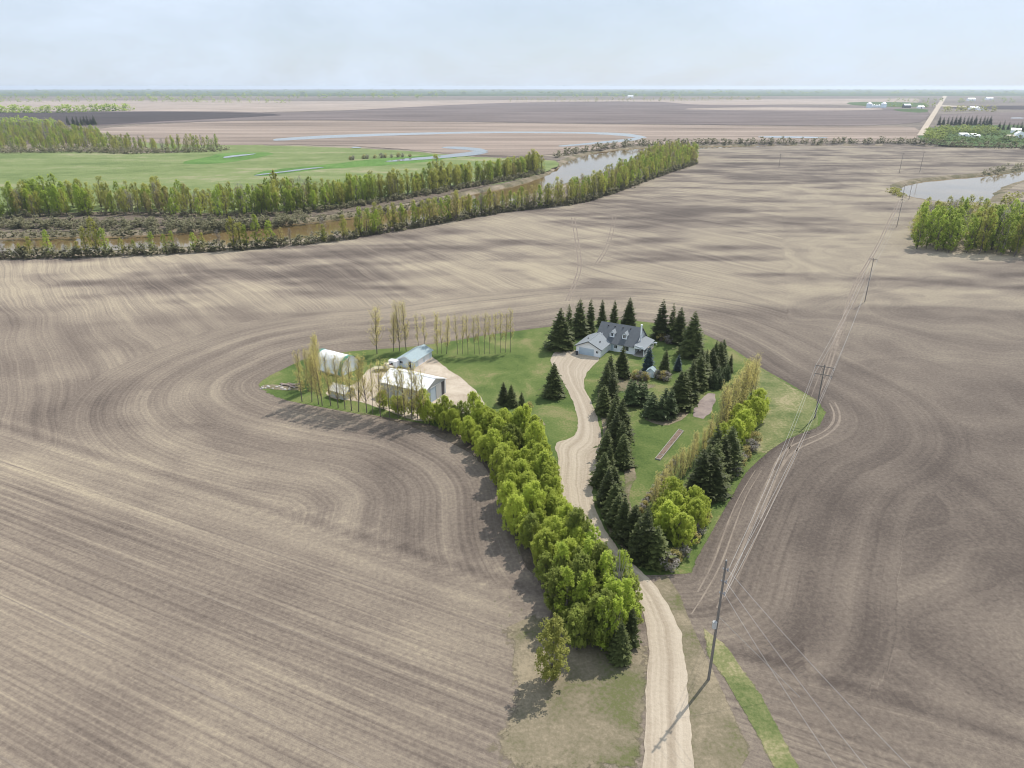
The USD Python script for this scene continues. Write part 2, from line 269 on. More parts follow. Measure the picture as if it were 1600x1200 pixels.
Fg = np.vstack([q[:, [0, 2, 1]], q[:, [0, 3, 2]], np.array([[0, 1 + (k + 1) % na, 1 + k] for k in range(na)])])
def fb(p, s, off=0.0, ax=(1, 1)): return 4 * (meshkit.fbm(np.c_[p[:, 0] / (s * ax[0]), p[:, 1] / (s * ax[1]), np.full(len(p), off)]) - 0.5)
def sm(x, a, b): t = np.clip((x - a) / (b - a), 0, 1); return t * t * (3 - 2 * t)
def dist_to(line, p, cap=400.0):
    t = cKDTree(line); d, k = t.query(p, distance_upper_bound=cap); d = np.where(np.isfinite(d), d, cap); return d
from shapely import prepare, points, distance as sdist
def depth_in(poly, p):
    """Metres inside (positive) or outside (negative) of the outline, where near."""
    b = resample(np.array(poly.exterior.coords), 2.0); d = dist_to(b, p, 60.0)
    return np.where(contains_xy(poly, p[:, 0], p[:, 1]), d, -d)
dr = np.maximum(depth_in(riv_poly, V2), depth_in(ox_poly, V2))
Zg = -3.2 * sm(dr + 1.2 * fb(V2, 12, 3.0), -5.5, 4.0)
meadow_far = V2[:, 1] > 2500
Zg = np.where(meadow_far, 0, Zg)

# --- tillage: row coordinate (st) and soil tone
belt_line = resample(smooth_line(GP(BELT_EDGE)), 1.0); yard_b = resample(np.vstack([lawn_w, lawn_w[:1]]), 1.0)
lawn_poly = Polygon(lawn_w).buffer(0)
a0, a1 = G(0, 664), G(870, 932); td = (a1 - a0) / np.linalg.norm(a1 - a0); tn = np.array([-td[1], td[0]])
side = (V2 - a0) @ tn                                            # > 0: beyond the field track, on the farm's side
dbelt = dist_to(belt_line, V2, 900.0); dyard = dist_to(yard_b, V2, 900.0)
b0, b1 = G(360, 430), G(480, 515); nd = (b1 - b0) / np.linalg.norm(b1 - b0); nn = np.array([-nd[1], nd[0]])
warp = np.c_[fb(V2, 90, 1.0), fb(V2, 90, 9.0)] * 5
east = V2[:, 0] > (40 + 0.35 * (V2[:, 1] - 70))
u = np.where(side < -2, side, 0.0); v = np.where(side < -2, V2 @ td, 0.0)
lobe = (side >= -2) & (dbelt < 60) & ~east & (V2[:, 1] < 215)
swirl = 14 * fb(V2, 80, 5.0) + 0.25 * V2[:, 0]
north_u = (V2 + warp) @ nn; north_v = V2 @ nd
wy = sm(dyard, 38, 55)
u = np.where(side >= -2, np.where(east, np.where(dyard < 30, dyard, swirl), np.where(dyard < 46, dyard, north_u)), u)
v = np.where(side >= -2, np.where(east | (dyard < 46), V2[:, 0] * .8 + V2[:, 1] * .6, north_v), v)
vm = 46 <= dyard
t_base = 0.50 + 0.06 * fb(V2, 400, 2.0)
streak = 0.8 * fb(V2, 14, 4.0, (2.6, 1.0)) + 0.5 * fb(V2, 50, 6.0, (2.4, 1.0))
dy_ = V2[:, 1]
north = sm(dy_, 205, 270)
tone = t_base + north * (0.11 + 0.42 * np.clip(streak, -.9, 0.35)) + (1 - north) * 0.10 * fb(V2, 26, 8.0)
tone += north * 0.06 * (side > 0)
# headland bands round the yard, darker wet soil near the belt, pale ridges between passes
band = 0.062 * np.sin(dyard * 2 * np.pi / 9.5 + 2.0 * fb(V2, 30, 11.0)) * sm(dyard, 2, 5) * (1 - sm(dyard, 34, 52))
tone += np.where(side > -1, band, 0) * np.where(east, .4, 1.0)
tone -= 0.08 * (1 - sm(dyard, 0.3, 1.6)) * (side > -1)
tone += 0.15 * np.exp(-((dyard - 27 - 3 * fb(V2, 25, 13.)) / 1.6) ** 2) * (~east) * (side > 0) * (V2[:, 1] < 170)
tone -= 0.17 * np.exp(-((dyard - 21 - 2 * fb(V2, 20, 14.)) / 3.2) ** 2) * (~east) * (side > 0) * (V2[:, 1] < 150)
# dark damp ground of the right-hand field
dampc = G(1480, 760)
damp = np.exp(-(((V2[:, 0] - dampc[0]) / 75) ** 2 + ((V2[:, 1] - dampc[1]) / 62) ** 2))
tone -= 0.20 * damp
strip = np.exp(-((side + 7 + 4 * fb(V2, 40, 21.)) / 4.0) ** 2) * (V2[:, 0] < 0)
tone += 0.09 * strip * (1 - north)
tone -= 0.13 * np.exp(-((side) / 1.0) ** 2)
tone += 0.13 * np.exp(-((np.abs(side) - 2.2) / 0.8) ** 2)
tone += np.where(side < -14, 0.05 * fb(np.c_[side, (V2 @ td) / 9], 3.0, 30.0), 0)
far = sm(dy_, 900, 1400); tone = tone * (1 - far) + far * (0.50 + 0.1 * fb(V2, 70, 40.0, (8, 1)))
bank = (dr > -7) & (~meadow_far)
gm = usdkit.mesh(stage, '/World/ground', (np.c_[V2, Zg], Fg), m_field, False, np.c_[u, v])
nrm = meshkit.arrays((np.c_[V2, Zg], Fg), True)[2]
gm.CreateNormalsAttr(Vt.Vec3fArray.FromNumpy(nrm.astype(np.float32))); gm.SetNormalsInterpolation('vertex')
UsdGeom.PrimvarsAPI(gm).CreatePrimvar('tone', Sdf.ValueTypeNames.FloatArray, 'vertex').Set(Vt.FloatArray.FromNumpy(np.clip(tone, 0.02, 0.98).astype(np.float32)))
rowk = np.where(side < -9, 0.95, np.where(east, 0.28, np.where(north > .5, 0.8, 0.55)))
UsdGeom.PrimvarsAPI(gm).CreatePrimvar('rowk', Sdf.ValueTypeNames.FloatArray, 'vertex').Set(Vt.FloatArray.FromNumpy(rowk.astype(np.float32)))
data(gm, kind='structure')

def sheet(name, poly2, z, mat, wob=0.0, step=None, seed=0, it=2, soft=0.0):
    m, poly = sheet_mesh(poly2, z, wob, step, seed, it)
    if soft:
        inner = poly.buffer(-soft).simplify(.15); inner = [inner] if inner.geom_type == 'Polygon' else list(inner.geoms); inner = [g for g in inner if g.area > .5]
        ms, es = [], []
        for g in inner: ms.append(trimesh.creation.triangulate_polygon(Polygon(g.exterior), engine='earcut')); es.append(np.ones(len(ms[-1][0])))
        rim = Polygon(poly.exterior, [g.exterior.coords for g in inner]); tv, tf = trimesh.creation.triangulate_polygon(rim, engine='earcut'); ms.append((tv, tf))
        ob = cKDTree(np.array(poly.exterior.coords)); es.append((ob.query(tv)[0] > .02).astype(float))
        v, f = cat_(*ms); v3 = np.c_[v, np.full(len(v), z)]; n = np.cross(v3[f[:, 1]] - v3[f[:, 0]], v3[f[:, 2]] - v3[f[:, 0]])[:, 2]; f[n < 0] = f[n < 0][:, ::-1]; m = (v3, f)
    if soft:
        used, inv_ = np.unique(m[1], return_inverse=True); es = [np.concatenate(es)[used]]; m = (m[0][used], inv_.reshape(-1, 3))
    p = obj(name, m, mat); data(p, kind='structure')
    if soft: UsdGeom.PrimvarsAPI(p).CreatePrimvar('edge', Sdf.ValueTypeNames.FloatArray, 'vertex').Set(Vt.FloatArray.FromNumpy(np.concatenate(es).astype(np.float32)))
    return poly
# river banks (mud strip that follows the bed) and water
def bank_strip(poly, w_out, w_in, mat, name):
    ring = Polygon(poly).buffer(w_out); pts = resample(np.array(ring.exterior.coords), 3.0)
    return pts
ok = np.flatnonzero((dr[Fg].min(1) > -9) & (dr[Fg].max(1) < 8) & (V2[Fg[:, 0], 1] < 2400) & (np.abs(V2[Fg[:, 0], 0]) < 1300))
ids, inv = np.unique(Fg[ok], return_inverse=True)
bankv = np.c_[V2[ids], Zg[ids] + 0.05]
data(obj('river_bank', (bankv, inv.reshape(-1, 3)), m_mud, smooth=True), kind='structure')
for nm, pl in (('river', riv_poly), ('oxbow_pond', ox_poly)):
    pb = pl.buffer(3.5); tv, tf = trimesh.creation.triangulate_polygon(pb, engine='earcut')
    v3 = np.c_[tv, np.full(len(tv), RIVER_Z)]; n = np.cross(v3[tf[:, 1]] - v3[tf[:, 0]], v3[tf[:, 2]] - v3[tf[:, 0]])[:, 2]; tf[n < 0] = tf[n < 0][:, ::-1]
    data(obj(nm, (v3, tf), m_river), kind='structure')

# ---- farmyard sheets
lawn_pl = sheet('lawn', lawn_w, 0.02, m_lawn, 0.7, 1.2, 1, 0, 1.0)
APRON = [(1150,556),(1185,570),(1212,586),(1250,608),(1280,625),(1291,640),(1292,655),(1283,665),(1262,675),(1238,683),(1215,694),(1196,709),(1176,728),(1158,750),(1138,788),(1120,818),(1105,848),(1092,878),(1080,902),(1050,900),(1070,860),(1090,810),(1120,775),(1150,740),(1172,700),(1180,650),(1165,600)]
sheet('rough_grass', smooth_loop(GP(APRON), 2), 0.028, m_rough, 1.0, 1.0, 2, 0, 2.5)
UNDER = [(478,631),(540,641),(600,648),(650,656),(720,672),(790,700),(850,740),(872,790),(890,830),(930,890),(985,945),(1002,985),(1005,1060),(1000,1210),(780,1210),(800,1060),(830,1000),(860,955),(842,915),(813,882),(792,842),(784,800),(780,768),(766,740),(736,710),(697,688),(648,667),(600,656),(540,648),(480,636)]
sheet('leaf_litter', smooth_loop(GP(UNDER), 2), 0.036, m_litter, 0.8, 1.0, 3, 0, 1.6)
DRYV = [(765,965),(800,945),(850,955),(880,985),(960,990),(985,955),(1010,975),(1035,1060),(1030,1230),(740,1230),(790,1110),(800,1020)]
sheet('dry_verge', smooth_loop(GP(DRYV), 2), 0.044, m_dry, 2.0, 0.6, 4, 0, 4.0)
sheet('dry_grass', smooth_loop(GP([(1012,900),(1040,896),(1062,912),(1080,960),(1095,1010),(1120,1060),(1150,1110),(1200,1230),(1060,1230),(1050,1120),(1045,1050),(1040,1000),(1035,965),(1020,930)]), 2), 0.044, m_dry, 0.6, 0.8, 5, 0, 1.2)
sheet('ditch_grass', smooth_loop(GP([(1092,978),(1110,972),(1132,1005),(1165,1046),(1205,1100),(1275,1240),(1225,1240),(1168,1120),(1118,1052),(1098,1010)]), 2), 0.052, m_rough, 0.7, 0.6, 6, 0, 1.0)
sheet('bare_patch', smooth_loop(GP([(824,656),(838,652),(858,655),(866,661),(858,668),(838,666)]), 2), 0.05, m_dry, 1.0, 0.5, 22, 0, 1.8)
for k, (pp, zz) in enumerate([([(928,612),(945,600),(952,640),(955,690),(948,740),(955,800),(990,860),(1030,890),(1000,890),(962,850),(942,815),(930,780),(930,755),(940,720),(941,680),(938,655)], .052),
                             ([(985,770),(1000,740),(985,700),(968,690),(970,720),(975,760),(968,800),(1000,830),(1020,850),(1012,830),(990,800)], .052),
                             ([(1085,600),(1100,592),(1128,556),(1138,548),(1128,572),(1112,600),(1098,612),(1090,612)], .052), ([(965,570),(985,580),(1000,600),(1040,600),(1045,590),(1030,605),(985,615),(955,610)], .052),
                             ([(1000,655),(1020,640),(1075,636),(1085,640),(1060,665),(1030,668)], .06)]):
    sheet('bare_earth', smooth_loop(GP(pp), 2), zz, m_dry, 0.5, 0.7, 10 + k, 0, 0.9)
YARD = [(588,572),(612,577),(630,575),(668,556),(676,558),(700,577),(722,592),(750,616),(760,640),(690,655),(650,660),(600,640),(560,627),(520,624),(505,612),(535,606),(560,598),(568,585),(578,575)]
sheet('gravel_yard', smooth_loop(GP(YARD), 1), 0.06, m_gravel, 0.3, 0.8, 7, 0)
sheet('grass_patch', smooth_loop(GP([(755,950),(772,928),(800,915),(822,930),(812,962),(780,985),(760,980)]), 2), 0.05, m_rough, 2.0, .6, 21, 0, 3.5)
sheet('rubble_patch', GP([(402,606),(420,599),(440,603),(462,602),(474,606),(466,612),(440,610),(420,609)]), 0.06, m_dry, 0.5, 0.7, 8, 2, .5)
LEFT = [(902,548),(878,543),(866,551),(860,561),(862,570),(870,580),(880,597),(888,612),(897,632),(902,650),(904,668),(900,680),(888,687),(868,690),(868,700),(874,730),(874,760),(880,790),(893,815),(910,845),(935,870),(960,890),(985,915),(1000,940),(1010,970),(1013,1000),(1012,1050),(1008,1120),(1000,1240)]
RIGHT = [(938,556),(937,562),(929,570),(919,580),(912,592),(912,605),(920,620),(928,640),(936,660),(939,680),(938,700),(932,730),(925,760),(928,790),(940,820),(960,850),(985,878),(1010,900),(1035,930),(1055,965),(1066,1000),(1072,1050),(1078,1120),(1090,1240)]
def strip(lpx, rpx, n, across, z, wob=0.25):
    l = resample(smooth_line(GP(lpx)), .5); r = resample(smooth_line(GP(rpx)), .5)
    def at(line):
        return np.array([LineString(line).interpolate(t, normalized=True).coords[0] for t in np.linspace(0, 1, n)])
    l, r = at(l), at(r)
    q = np.c_[l, np.zeros(n)]; l = l + wob * nz2(q / 2.5); r = r + wob * nz2(np.c_[r, np.zeros(n)] / 2.5)
    t = np.linspace(0, 1, across)[None, :, None]; p = l[:, None] * (1 - t) + r[:, None] * t
    s = np.concatenate([[0], np.cumsum(np.linalg.norm(np.diff((l + r) / 2, axis=0), axis=1))])
    w = np.linalg.norm(r - l, axis=1)
    uv = np.stack([(np.linspace(0, 1, across)[None] - .5) * w[:, None], np.broadcast_to(s[:, None], (n, across))], -1)
    a, b = np.meshgrid(np.arange(n - 1), np.arange(across - 1), indexing='ij')
    f = np.stack([a * across + b, (a + 1) * across + b, (a + 1) * across + b + 1, a * across + b + 1], -1).reshape(-1, 4)
    f = np.vstack([f[:, [0, 1, 2]], f[:, [0, 2, 3]]]); v3 = np.c_[p.reshape(-1, 2), np.full(n * across, z)]
    nz = np.cross(v3[f[:, 1]] - v3[f[:, 0]], v3[f[:, 2]] - v3[f[:, 0]])[:, 2]; f[nz < 0] = f[nz < 0][:, ::-1]
    return (v3, f), uv.reshape(-1, 2)
m_drive = field_mat('gravel_drive', [(0.0, (0.30, 0.235, 0.165)), (0.4, (0.44, 0.365, 0.275)), (0.65, (0.54, 0.46, 0.355)), (1.0, (0.64, 0.56, 0.45))], rows=(1.1, 0.42, 1.6), k=(0.34, 0.26, 0.28), tone=False)
dm, duv = strip(LEFT, RIGHT, 420, 13, 0.075)
data(obj('driveway', dm, m_drive, uv=duv), kind='structure')
# garden plot
sheet('garden_plot', GP([(1076,649),(1104,613),(1121,616),(1106,657)]), 0.07, m_gardensoil, 0.25, 0.6, 9, 1)
# wheel tracks in the fields
rib_n = [0]
def ribbon(px, w, z=0.010):
    rib_n[0] += 1; z += 0.0025 * (rib_n[0] % 5)
    l = resample(smooth_line(GP(px), 3), 1.5); t = np.gradient(l, axis=0); t /= np.linalg.norm(t, axis=1, keepdims=True); nrm_ = np.c_[-t[:, 1], t[:, 0]]
    ws = w * (0.15 + 0.9 * meshkit.fbm(np.c_[l / 9, np.zeros(len(l))]))[:, None]
    vv = np.stack([l - nrm_ * ws / 2, l + nrm_ * ws / 2], 1).reshape(-1, 2); k = np.arange(len(l) - 1) * 2
    f = np.vstack([np.c_[k, k + 2, k + 1], np.c_[k + 1, k + 2, k + 3]]); v3 = np.c_[vv, np.full(len(vv), z)]
    nz = np.cross(v3[f[:, 1]] - v3[f[:, 0]], v3[f[:, 2]] - v3[f[:, 0]])[:, 2]; f[nz < 0] = f[nz < 0][:, ::-1]
    return v3, f
def track(px, w, gap):
    l = np.array(px, float); return cat_(ribbon(l, w), ribbon(l + np.array([gap, 0]), w))
TR = [track([(893,340),(897,365),(902,395),(904,420),(895,445),(884,470)], 0.9, 5), track([(958,336),(955,355),(950,375),(942,395),(930,412)], 0.8, 5),
      track([(1405,312),(1388,345),(1372,380),(1352,415),(1330,450),(1316,500),(1300,545)], 0.9, 4), track([(1352,425),(1330,470),(1310,510),(1296,560),(1285,590)], 0.7, 6),
      cat_(ribbon([(1296,630),(1304,645),(1302,662),(1285,677),(1255,688),(1230,700),(1212,722),(1196,760),(1180,800)], 0.9), ribbon([(1304,628),(1313,645),(1311,664),(1290,682),(1262,694),(1238,706),(1221,728),(1205,765),(1188,810)], 0.9)),
      cat_(ribbon([(1190,735),(1165,775),(1145,830),(1128,880),(1100,930),(1080,960)], 0.35), ribbon([(1180,735),(1152,780),(1132,830),(1115,880),(1090,925)], 0.35), ribbon([(1210,735),(1185,790),(1165,840),(1145,900),(1120,950)], 0.5)),
      cat_(ribbon([(1330,470),(1318,500),(1290,560),(1260,640),(1225,720),(1190,790),(1160,860),(1140,905)], 0.35), ribbon([(1338,470),(1324,505),(1300,565),(1268,650),(1236,725),(1200,800),(1170,865),(1150,905)], 0.3)),
      cat_(ribbon([(1060,930),(1050,905)], 0.3), ribbon([(1075,935),(1058,905)], .3))]
def world_ribbon(pts, w, z):
    l = np.asarray(pts); t = np.gradient(l, axis=0); t /= np.linalg.norm(t, axis=1, keepdims=True) + 1e-9; nn_ = np.c_[-t[:, 1], t[:, 0]]
    ws = w * np.clip(2.6 * meshkit.fbm(np.c_[l / 14, np.full(len(l), z * 999)]) - .7, .08, 1.2)[:, None]
    vv = np.stack([l - nn_ * ws / 2, l + nn_ * ws / 2], 1).reshape(-1, 2); k = np.arange(len(l) - 1) * 2; f = np.vstack([np.c_[k, k + 2, k + 1], np.c_[k + 1, k + 2, k + 3]])
    v3 = np.c_[vv, np.full(len(vv), z)]; nz = np.cross(v3[f[:, 1]] - v3[f[:, 0]], v3[f[:, 2]] - v3[f[:, 0]])[:, 2]; f[nz < 0] = f[nz < 0][:, ::-1]; return v3, f
for k, so in enumerate((-11, -24, -37.5, -55, -68)):
    t_ = np.arange(-15, 175, 1.5); l = a0 + t_[:, None] * td + (so + np.sin(t_ / 60 + k) * .5)[:, None] * tn
    data(obj('tillage_furrow', world_ribbon(l, (.35, .25, .45)[k % 3], .011 + .001 * k), m_track), kind='structure')
for t in TR[:7]: data(obj('wheel_track', t, m_track), kind='structure')
# ------------------------------------------------------------------ far fields, meadow and flood water
def fsheet(name, px, z, mat, wob=4.0, seed=0):
    pl = GP(px); d = np.linalg.norm(pl, axis=1).mean(); return sheet(name, pl, z, mat, wob, max(4, d / 150), seed, 1)
def far_mat(name, c, k=0.18, sx=0.004, sy=0.02):
    c = np.array(c)
    return M(name, {'g': ('geometry', {}), 'm': ('mapping', {'scale': (sx, sy, 1), 'rotation': (0, 0, 0.12)}), 'n': ('noise_texture', {'scale': 1.0, 'detail': 6.0, 'roughness': .65}),
        'r': ('rgb_ramp', {'ramp': [(0.30, tuple(c * (1 - 1.6 * k))), (0.5, tuple(c)), (0.70, tuple(c * (1 + 1.6 * k)))]}), 'p': ('principled_bsdf', {'roughness': 1.0, 'specular_ior_level': 0.0})},
        [('g.position', 'm.vector'), ('m.vector', 'n.vector'), ('n.fac', 'r.fac'), ('r.color', 'p.base_color')])
f_dark = far_mat('dark_ploughed_field', (0.072, 0.062, 0.062)); f_pale = far_mat('pale_stubble_field', (0.33, 0.275, 0.235)); f_mid = far_mat('grey_tilled_field', (0.165, 0.138, 0.130))
f_green = far_mat('far_green_field', (0.085, 0.125, 0.055)); f_rows = far_mat('tilled_flood_plain', (0.265, 0.215, 0.18), 0.27, 0.0022, 0.026)
f_wood = far_mat('distant_woodland_floor', (0.085, 0.115, 0.06), 0.3, 0.001, 0.004)
fsheet('field', [(-300,150.5),(500,150),(1000,150),(1400,150),(1900,150),(2100,141),(800,140),(-500,141)], 0.3, f_wood, 30, 1)
fsheet('field', [(-200,158),(180,157),(400,157),(470,159),(800,156),(1000,156),(1400,154),(1440,154),(1430,165),(1250,163),(1100,165),(800,160),(470,177),(200,173),(-200,176)], 0.35, f_pale, 6, 2)
fsheet('field', [(-200,176),(200,173.5),(330,174),(470,177),(640,167),(800,160),(1020,158),(1100,165),(1200,164),(1440,169),(1452,175),(1450,185),(1432,194),(1300,197),(1100,195),(900,193),(700,190),(420,187),(230,193),(150,197.5),(-200,199)], 0.4, f_mid, 6, 3)
fsheet('field', [(-200,178),(200,175),(330,175),(460,179),(380,184),(230,191),(150,196),(-200,197)], 0.46, f_dark, 5, 4)
fsheet('field', [(1040,170.5),(1180,167.5),(1300,168.5),(1375,169),(1382,172),(1300,172.8),(1160,172.8)], 0.46, f_pale, 3, 5)
fsheet('field', [(1330,159),(1440,160),(1450,163),(1450,167),(1370,167),(1320,163)], 0.46, f_green, 3, 6)
fsheet('field', [(1395,170),(1450,170),(1450,177),(1400,174)], 0.5, f_green, 3, 7)
fsheet('field', [(1490,165),(1800,166),(1900,172),(1900,178),(1600,171),(1470,170)], 0.46, f_dark, 3, 8)
fsheet('field', [(1472,176),(1700,176),(1900,184),(1900,200),(1560,194),(1466,192)], 0.46, f_mid, 3, 9)
fsheet('field', [(1450,198),(1560,195),(1760,200),(1800,232),(1480,229),(1440,222),(1432,210)], 0.5, f_green, 3, 10)
fsheet('field', [(150,199),(400,187),(700,191),(900,194),(1100,196),(1300,198),(1425,197),(1440,206),(1430,221),(1300,222),(1020,223),(900,240),(770,246),(560,228),(440,226),(330,228),(200,222),(140,212)], 0.36, f_rows, 4, 11)
MEADOW = [(-300,238),(0,239),(100,236),(150,238),(240,240),(330,236),(365,230),(440,227),(560,232),(640,236),(700,243),(770,247),(860,250),(880,256),(850,270),(800,284),(700,302),(620,316),(540,328),(450,338),(360,346),(200,350),(0,352),(-300,366)]
fsheet('meadow', MEADOW, 0.25, m_meadow, 3, 12)
fsheet('meadow', [(200,217),(340,222),(440,228),(360,233),(330,237),(240,236)], 0.3, m_meadow, 3, 13)
fsheet('marsh', [(270,256),(330,245),(345,239),(440,238),(400,248),(330,258)], 0.3, m_marsh, 3, 14)
fsheet('marsh', [(395,274),(420,265),(520,257),(600,247),(680,242),(735,241),(700,249),(620,258),(510,264),(440,272),(400,277)], 0.3, m_marsh, 3, 15)
pond_z = [0.40]
def water_ribbon(name, px, w_px):
    """Standing water along a bend: px is its middle line, w_px its height in the photograph."""
    up = [(x, y - w / 2) for (x, y), w in zip(px, w_px)]; lo = [(x, y + w / 2) for (x, y), w in zip(px, w_px)]
    pond_z[0] += .03; fsheet(name, up + lo[::-1], pond_z[0], m_pond, 2.5, 16)
water_ribbon('flood_pond', [(426,219),(450,217.5),(500,214.5),(560,212),(640,209.5),(720,207.5),(800,207),(880,207.5),(940,208.5),(985,211.5),(1008,215)], [3,4,4.5,4,3.2,2.6,2.2,2.2,3.0,5,3])
water_ribbon('flood_pond', [(1004,216),(975,220),(940,223),(905,226.5),(870,229)], [4.5,4,3,2.4,1.5])
water_ribbon('flood_pond', [(605,253),(640,249.5),(680,246.5),(715,243),(745,239.5),(760,236)], [2,3.5,4.5,5,7,6])
water_ribbon('flood_pond', [(762,238),(745,234),(715,231.5),(690,231)], [6,5,4,1.5])
water_ribbon('flood_pond', [(396,275),(430,271),(465,266),(508,262)], [2,2.2,2,1.2])
water_ribbon('flood_pond', [(345,247.5),(370,244),(400,241)], [1.5,2.5,1.2])
water_ribbon('flood_pond', [(1186,214.5),(1215,214.5),(1250,215),(1292,215.5)], [1.5,2.8,2.6,1.4])
water_ribbon('flood_pond', [(548,231.5),(556,231),(565,231.3)], [1.5,2.2,1.2])
water_ribbon('flood_pond', [(1578,185),(1588,184.6),(1600,185)], [1,1.6,1])
sheet('leaf_litter', smooth_loop(GP([(-300,380),(-60,367),(0,366),(100,364),(200,362),(300,356),(380,351),(450,344),(520,337),(600,325),(680,311),(760,292),(830,276),(856,266),(850,262),(800,272),(740,283),(660,300),(580,314),(500,324),(420,332),(330,334),(200,330),(80,332),(-60,335),(-300,350)]), 2), 0.30, m_litter, 3.0, 3.0, 30, 0, 5.0)
# far gravel road
data(obj('gravel_road', (lambda w: (np.c_[w, np.full(len(w), 0.6)], np.array([[0, 1, 2], [0, 2, 3]])))(GP([(1432.5,212),(1443,212),(1480,150),(1473.5,150)])), m_gravel), kind='structure')
data(obj('gravel_road', (lambda w: (np.c_[w, np.full(len(w), 0.63)], np.array([[0, 1, 2], [0, 2, 3]])))(GP([(1462,166),(1510,167.8),(1510,166.4),(1462,164)])), m_gravel), kind='structure')

# ------------------------------------------------------------------ haze
hz = box(-26000, 26000, -26000, 26000, -6, 82)
m_haze = usdkit.material(stage, '/World/Looks/pale_haze', {'v': ('principled_volume', {'color': (0.82, 0.90, 1.0), 'density': 0.000062, 'anisotropy': 0.3})}, [], volume='v.volume')
data(obj('haze', hz, m_haze), kind='stuff')
# ------------------------------------------------------------------ trees: prototypes built once, then copied
def frames(d):
    d = d / (np.linalg.norm(d, axis=1, keepdims=True) + 1e-9); a = np.cross(d, np.where(np.abs(d[:, 2:]) < .9, [0, 0, 1.], [1., 0, 0])); a /= np.linalg.norm(a, axis=1, keepdims=True) + 1e-9
    return d, a
def leaves(c, size, rg, up=0.3, long=1.5):
    """One small kite-shaped leaf clump at each centre."""
    n = len(c); d = rg.normal(size=(n, 3)); d[:, 2] = d[:, 2] * .7 + up; d, a = frames(d)
    s = size * rg.uniform(.6, 1.4, (n, 1)); tip, side = d * s * long * .5, a * s * .5
    v = np.stack([c - tip, c + side, c + tip, c - side], 1).reshape(-1, 3); k = np.arange(n) * 4
    return v, np.vstack([np.c_[k, k + 1, k + 2], np.c_[k, k + 2, k + 3]])
def spruce_mesh(h, r, seed, tiers=26, open_=0.0, base=0.04, per=11):
    rg = np.random.default_rng(seed); V_, F_, n = [], [], 0
    for t in range(tiers):
        f = t / (tiers - 1); z = h * (base + (1 - base) * f ** 0.92)
        rr = r * (1 - f) ** 0.74 * (1 + .10 * np.sin(t * 2.4 + seed)) * (1 if f > .08 else .78 + 2.6 * f) + 0.10
        k = max(4, int(per * (1 - f * .6)))
        for b in range(k):
            if rg.random() < open_: continue
            an = 2 * np.pi * (b + rg.random() * .8) / k + t * 1.7; L = rr * rg.uniform(.72, 1.15)
            o = np.array([np.cos(an), np.sin(an), 0]); s = np.array([-np.sin(an), np.cos(an), 0])
            z0 = z + rg.uniform(-.15, .15) * h / tiers; droop = L * rg.uniform(.22, .42) * (1 - f * 1.1)
            w = L * rg.uniform(.26, .40) + .06
            spine = [np.array([0, 0, z0]) + o * L * q - np.array([0, 0, droop * q ** 1.3]) for q in (0.05, .45, .8, 1.08)]
            ws = [w * .35, w * 1.0, w * .75, 0.02]; hang = [0, .12 * L + .1, .10 * L + .08, 0]
            for q in range(3):
                p, p2 = spine[q], spine[q + 1]; a, a2 = ws[q], ws[q + 1]; g, g2 = hang[q], hang[q + 1]
                ed = lambda P_, a_, g_, sgn: P_ + s * a_ * sgn - np.array([0, 0, g_])
                V_ += [p, p2, ed(p2, a2, g2, 1), ed(p, a, g, 1), ed(p, a, g, -1), ed(p2, a2, g2, -1)]
                F_ += [[n, n + 1, n + 2], [n, n + 2, n + 3], [n, n + 4, n + 5], [n, n + 5, n + 1]]; n += 6
            m = 5                                        # loose twig tips that break the outline
            for _ in range(m):
                q = rg.uniform(.45, 1.12); c = np.array([0, 0, z0]) + o * L * q - np.array([0, 0, droop * q ** 1.3 + .05]) + s * rg.normal() * w * .6
                d = (o * rg.uniform(.4, 1) + s * rg.normal() * .8 + np.array([0, 0, rg.uniform(-.6, .35)])) * (.22 + .12 * L); sd = np.cross(d, [0, 0, 1]) * .35 + np.array([0, 0, .04])
                V_ += [c + sd, c - sd, c + d]; F_ += [[n, n + 1, n + 2]]; n += 3
    top = np.array([0, 0, h]); V_ += [top + [0, 0, h * .035], top + [.06, 0, -h * .05], top + [-.06, .05, -h * .05]]; F_ += [[n, n + 1, n + 2]]
    return np.array(V_), np.array(F_)
def trunk_mesh(h, r, lean=(0, 0), sides=6, bend=0.0, seed=0):
    rg = np.random.default_rng(seed); z = np.linspace(-0.15, h, 6); o = np.cumsum(rg.normal(size=(6, 2)), 0) * bend
    p = np.c_[lean[0] * z / h + o[:, 0], lean[1] * z / h + o[:, 1], z]
    return tube(p, np.linspace(r, r * .25, 6), sides), p
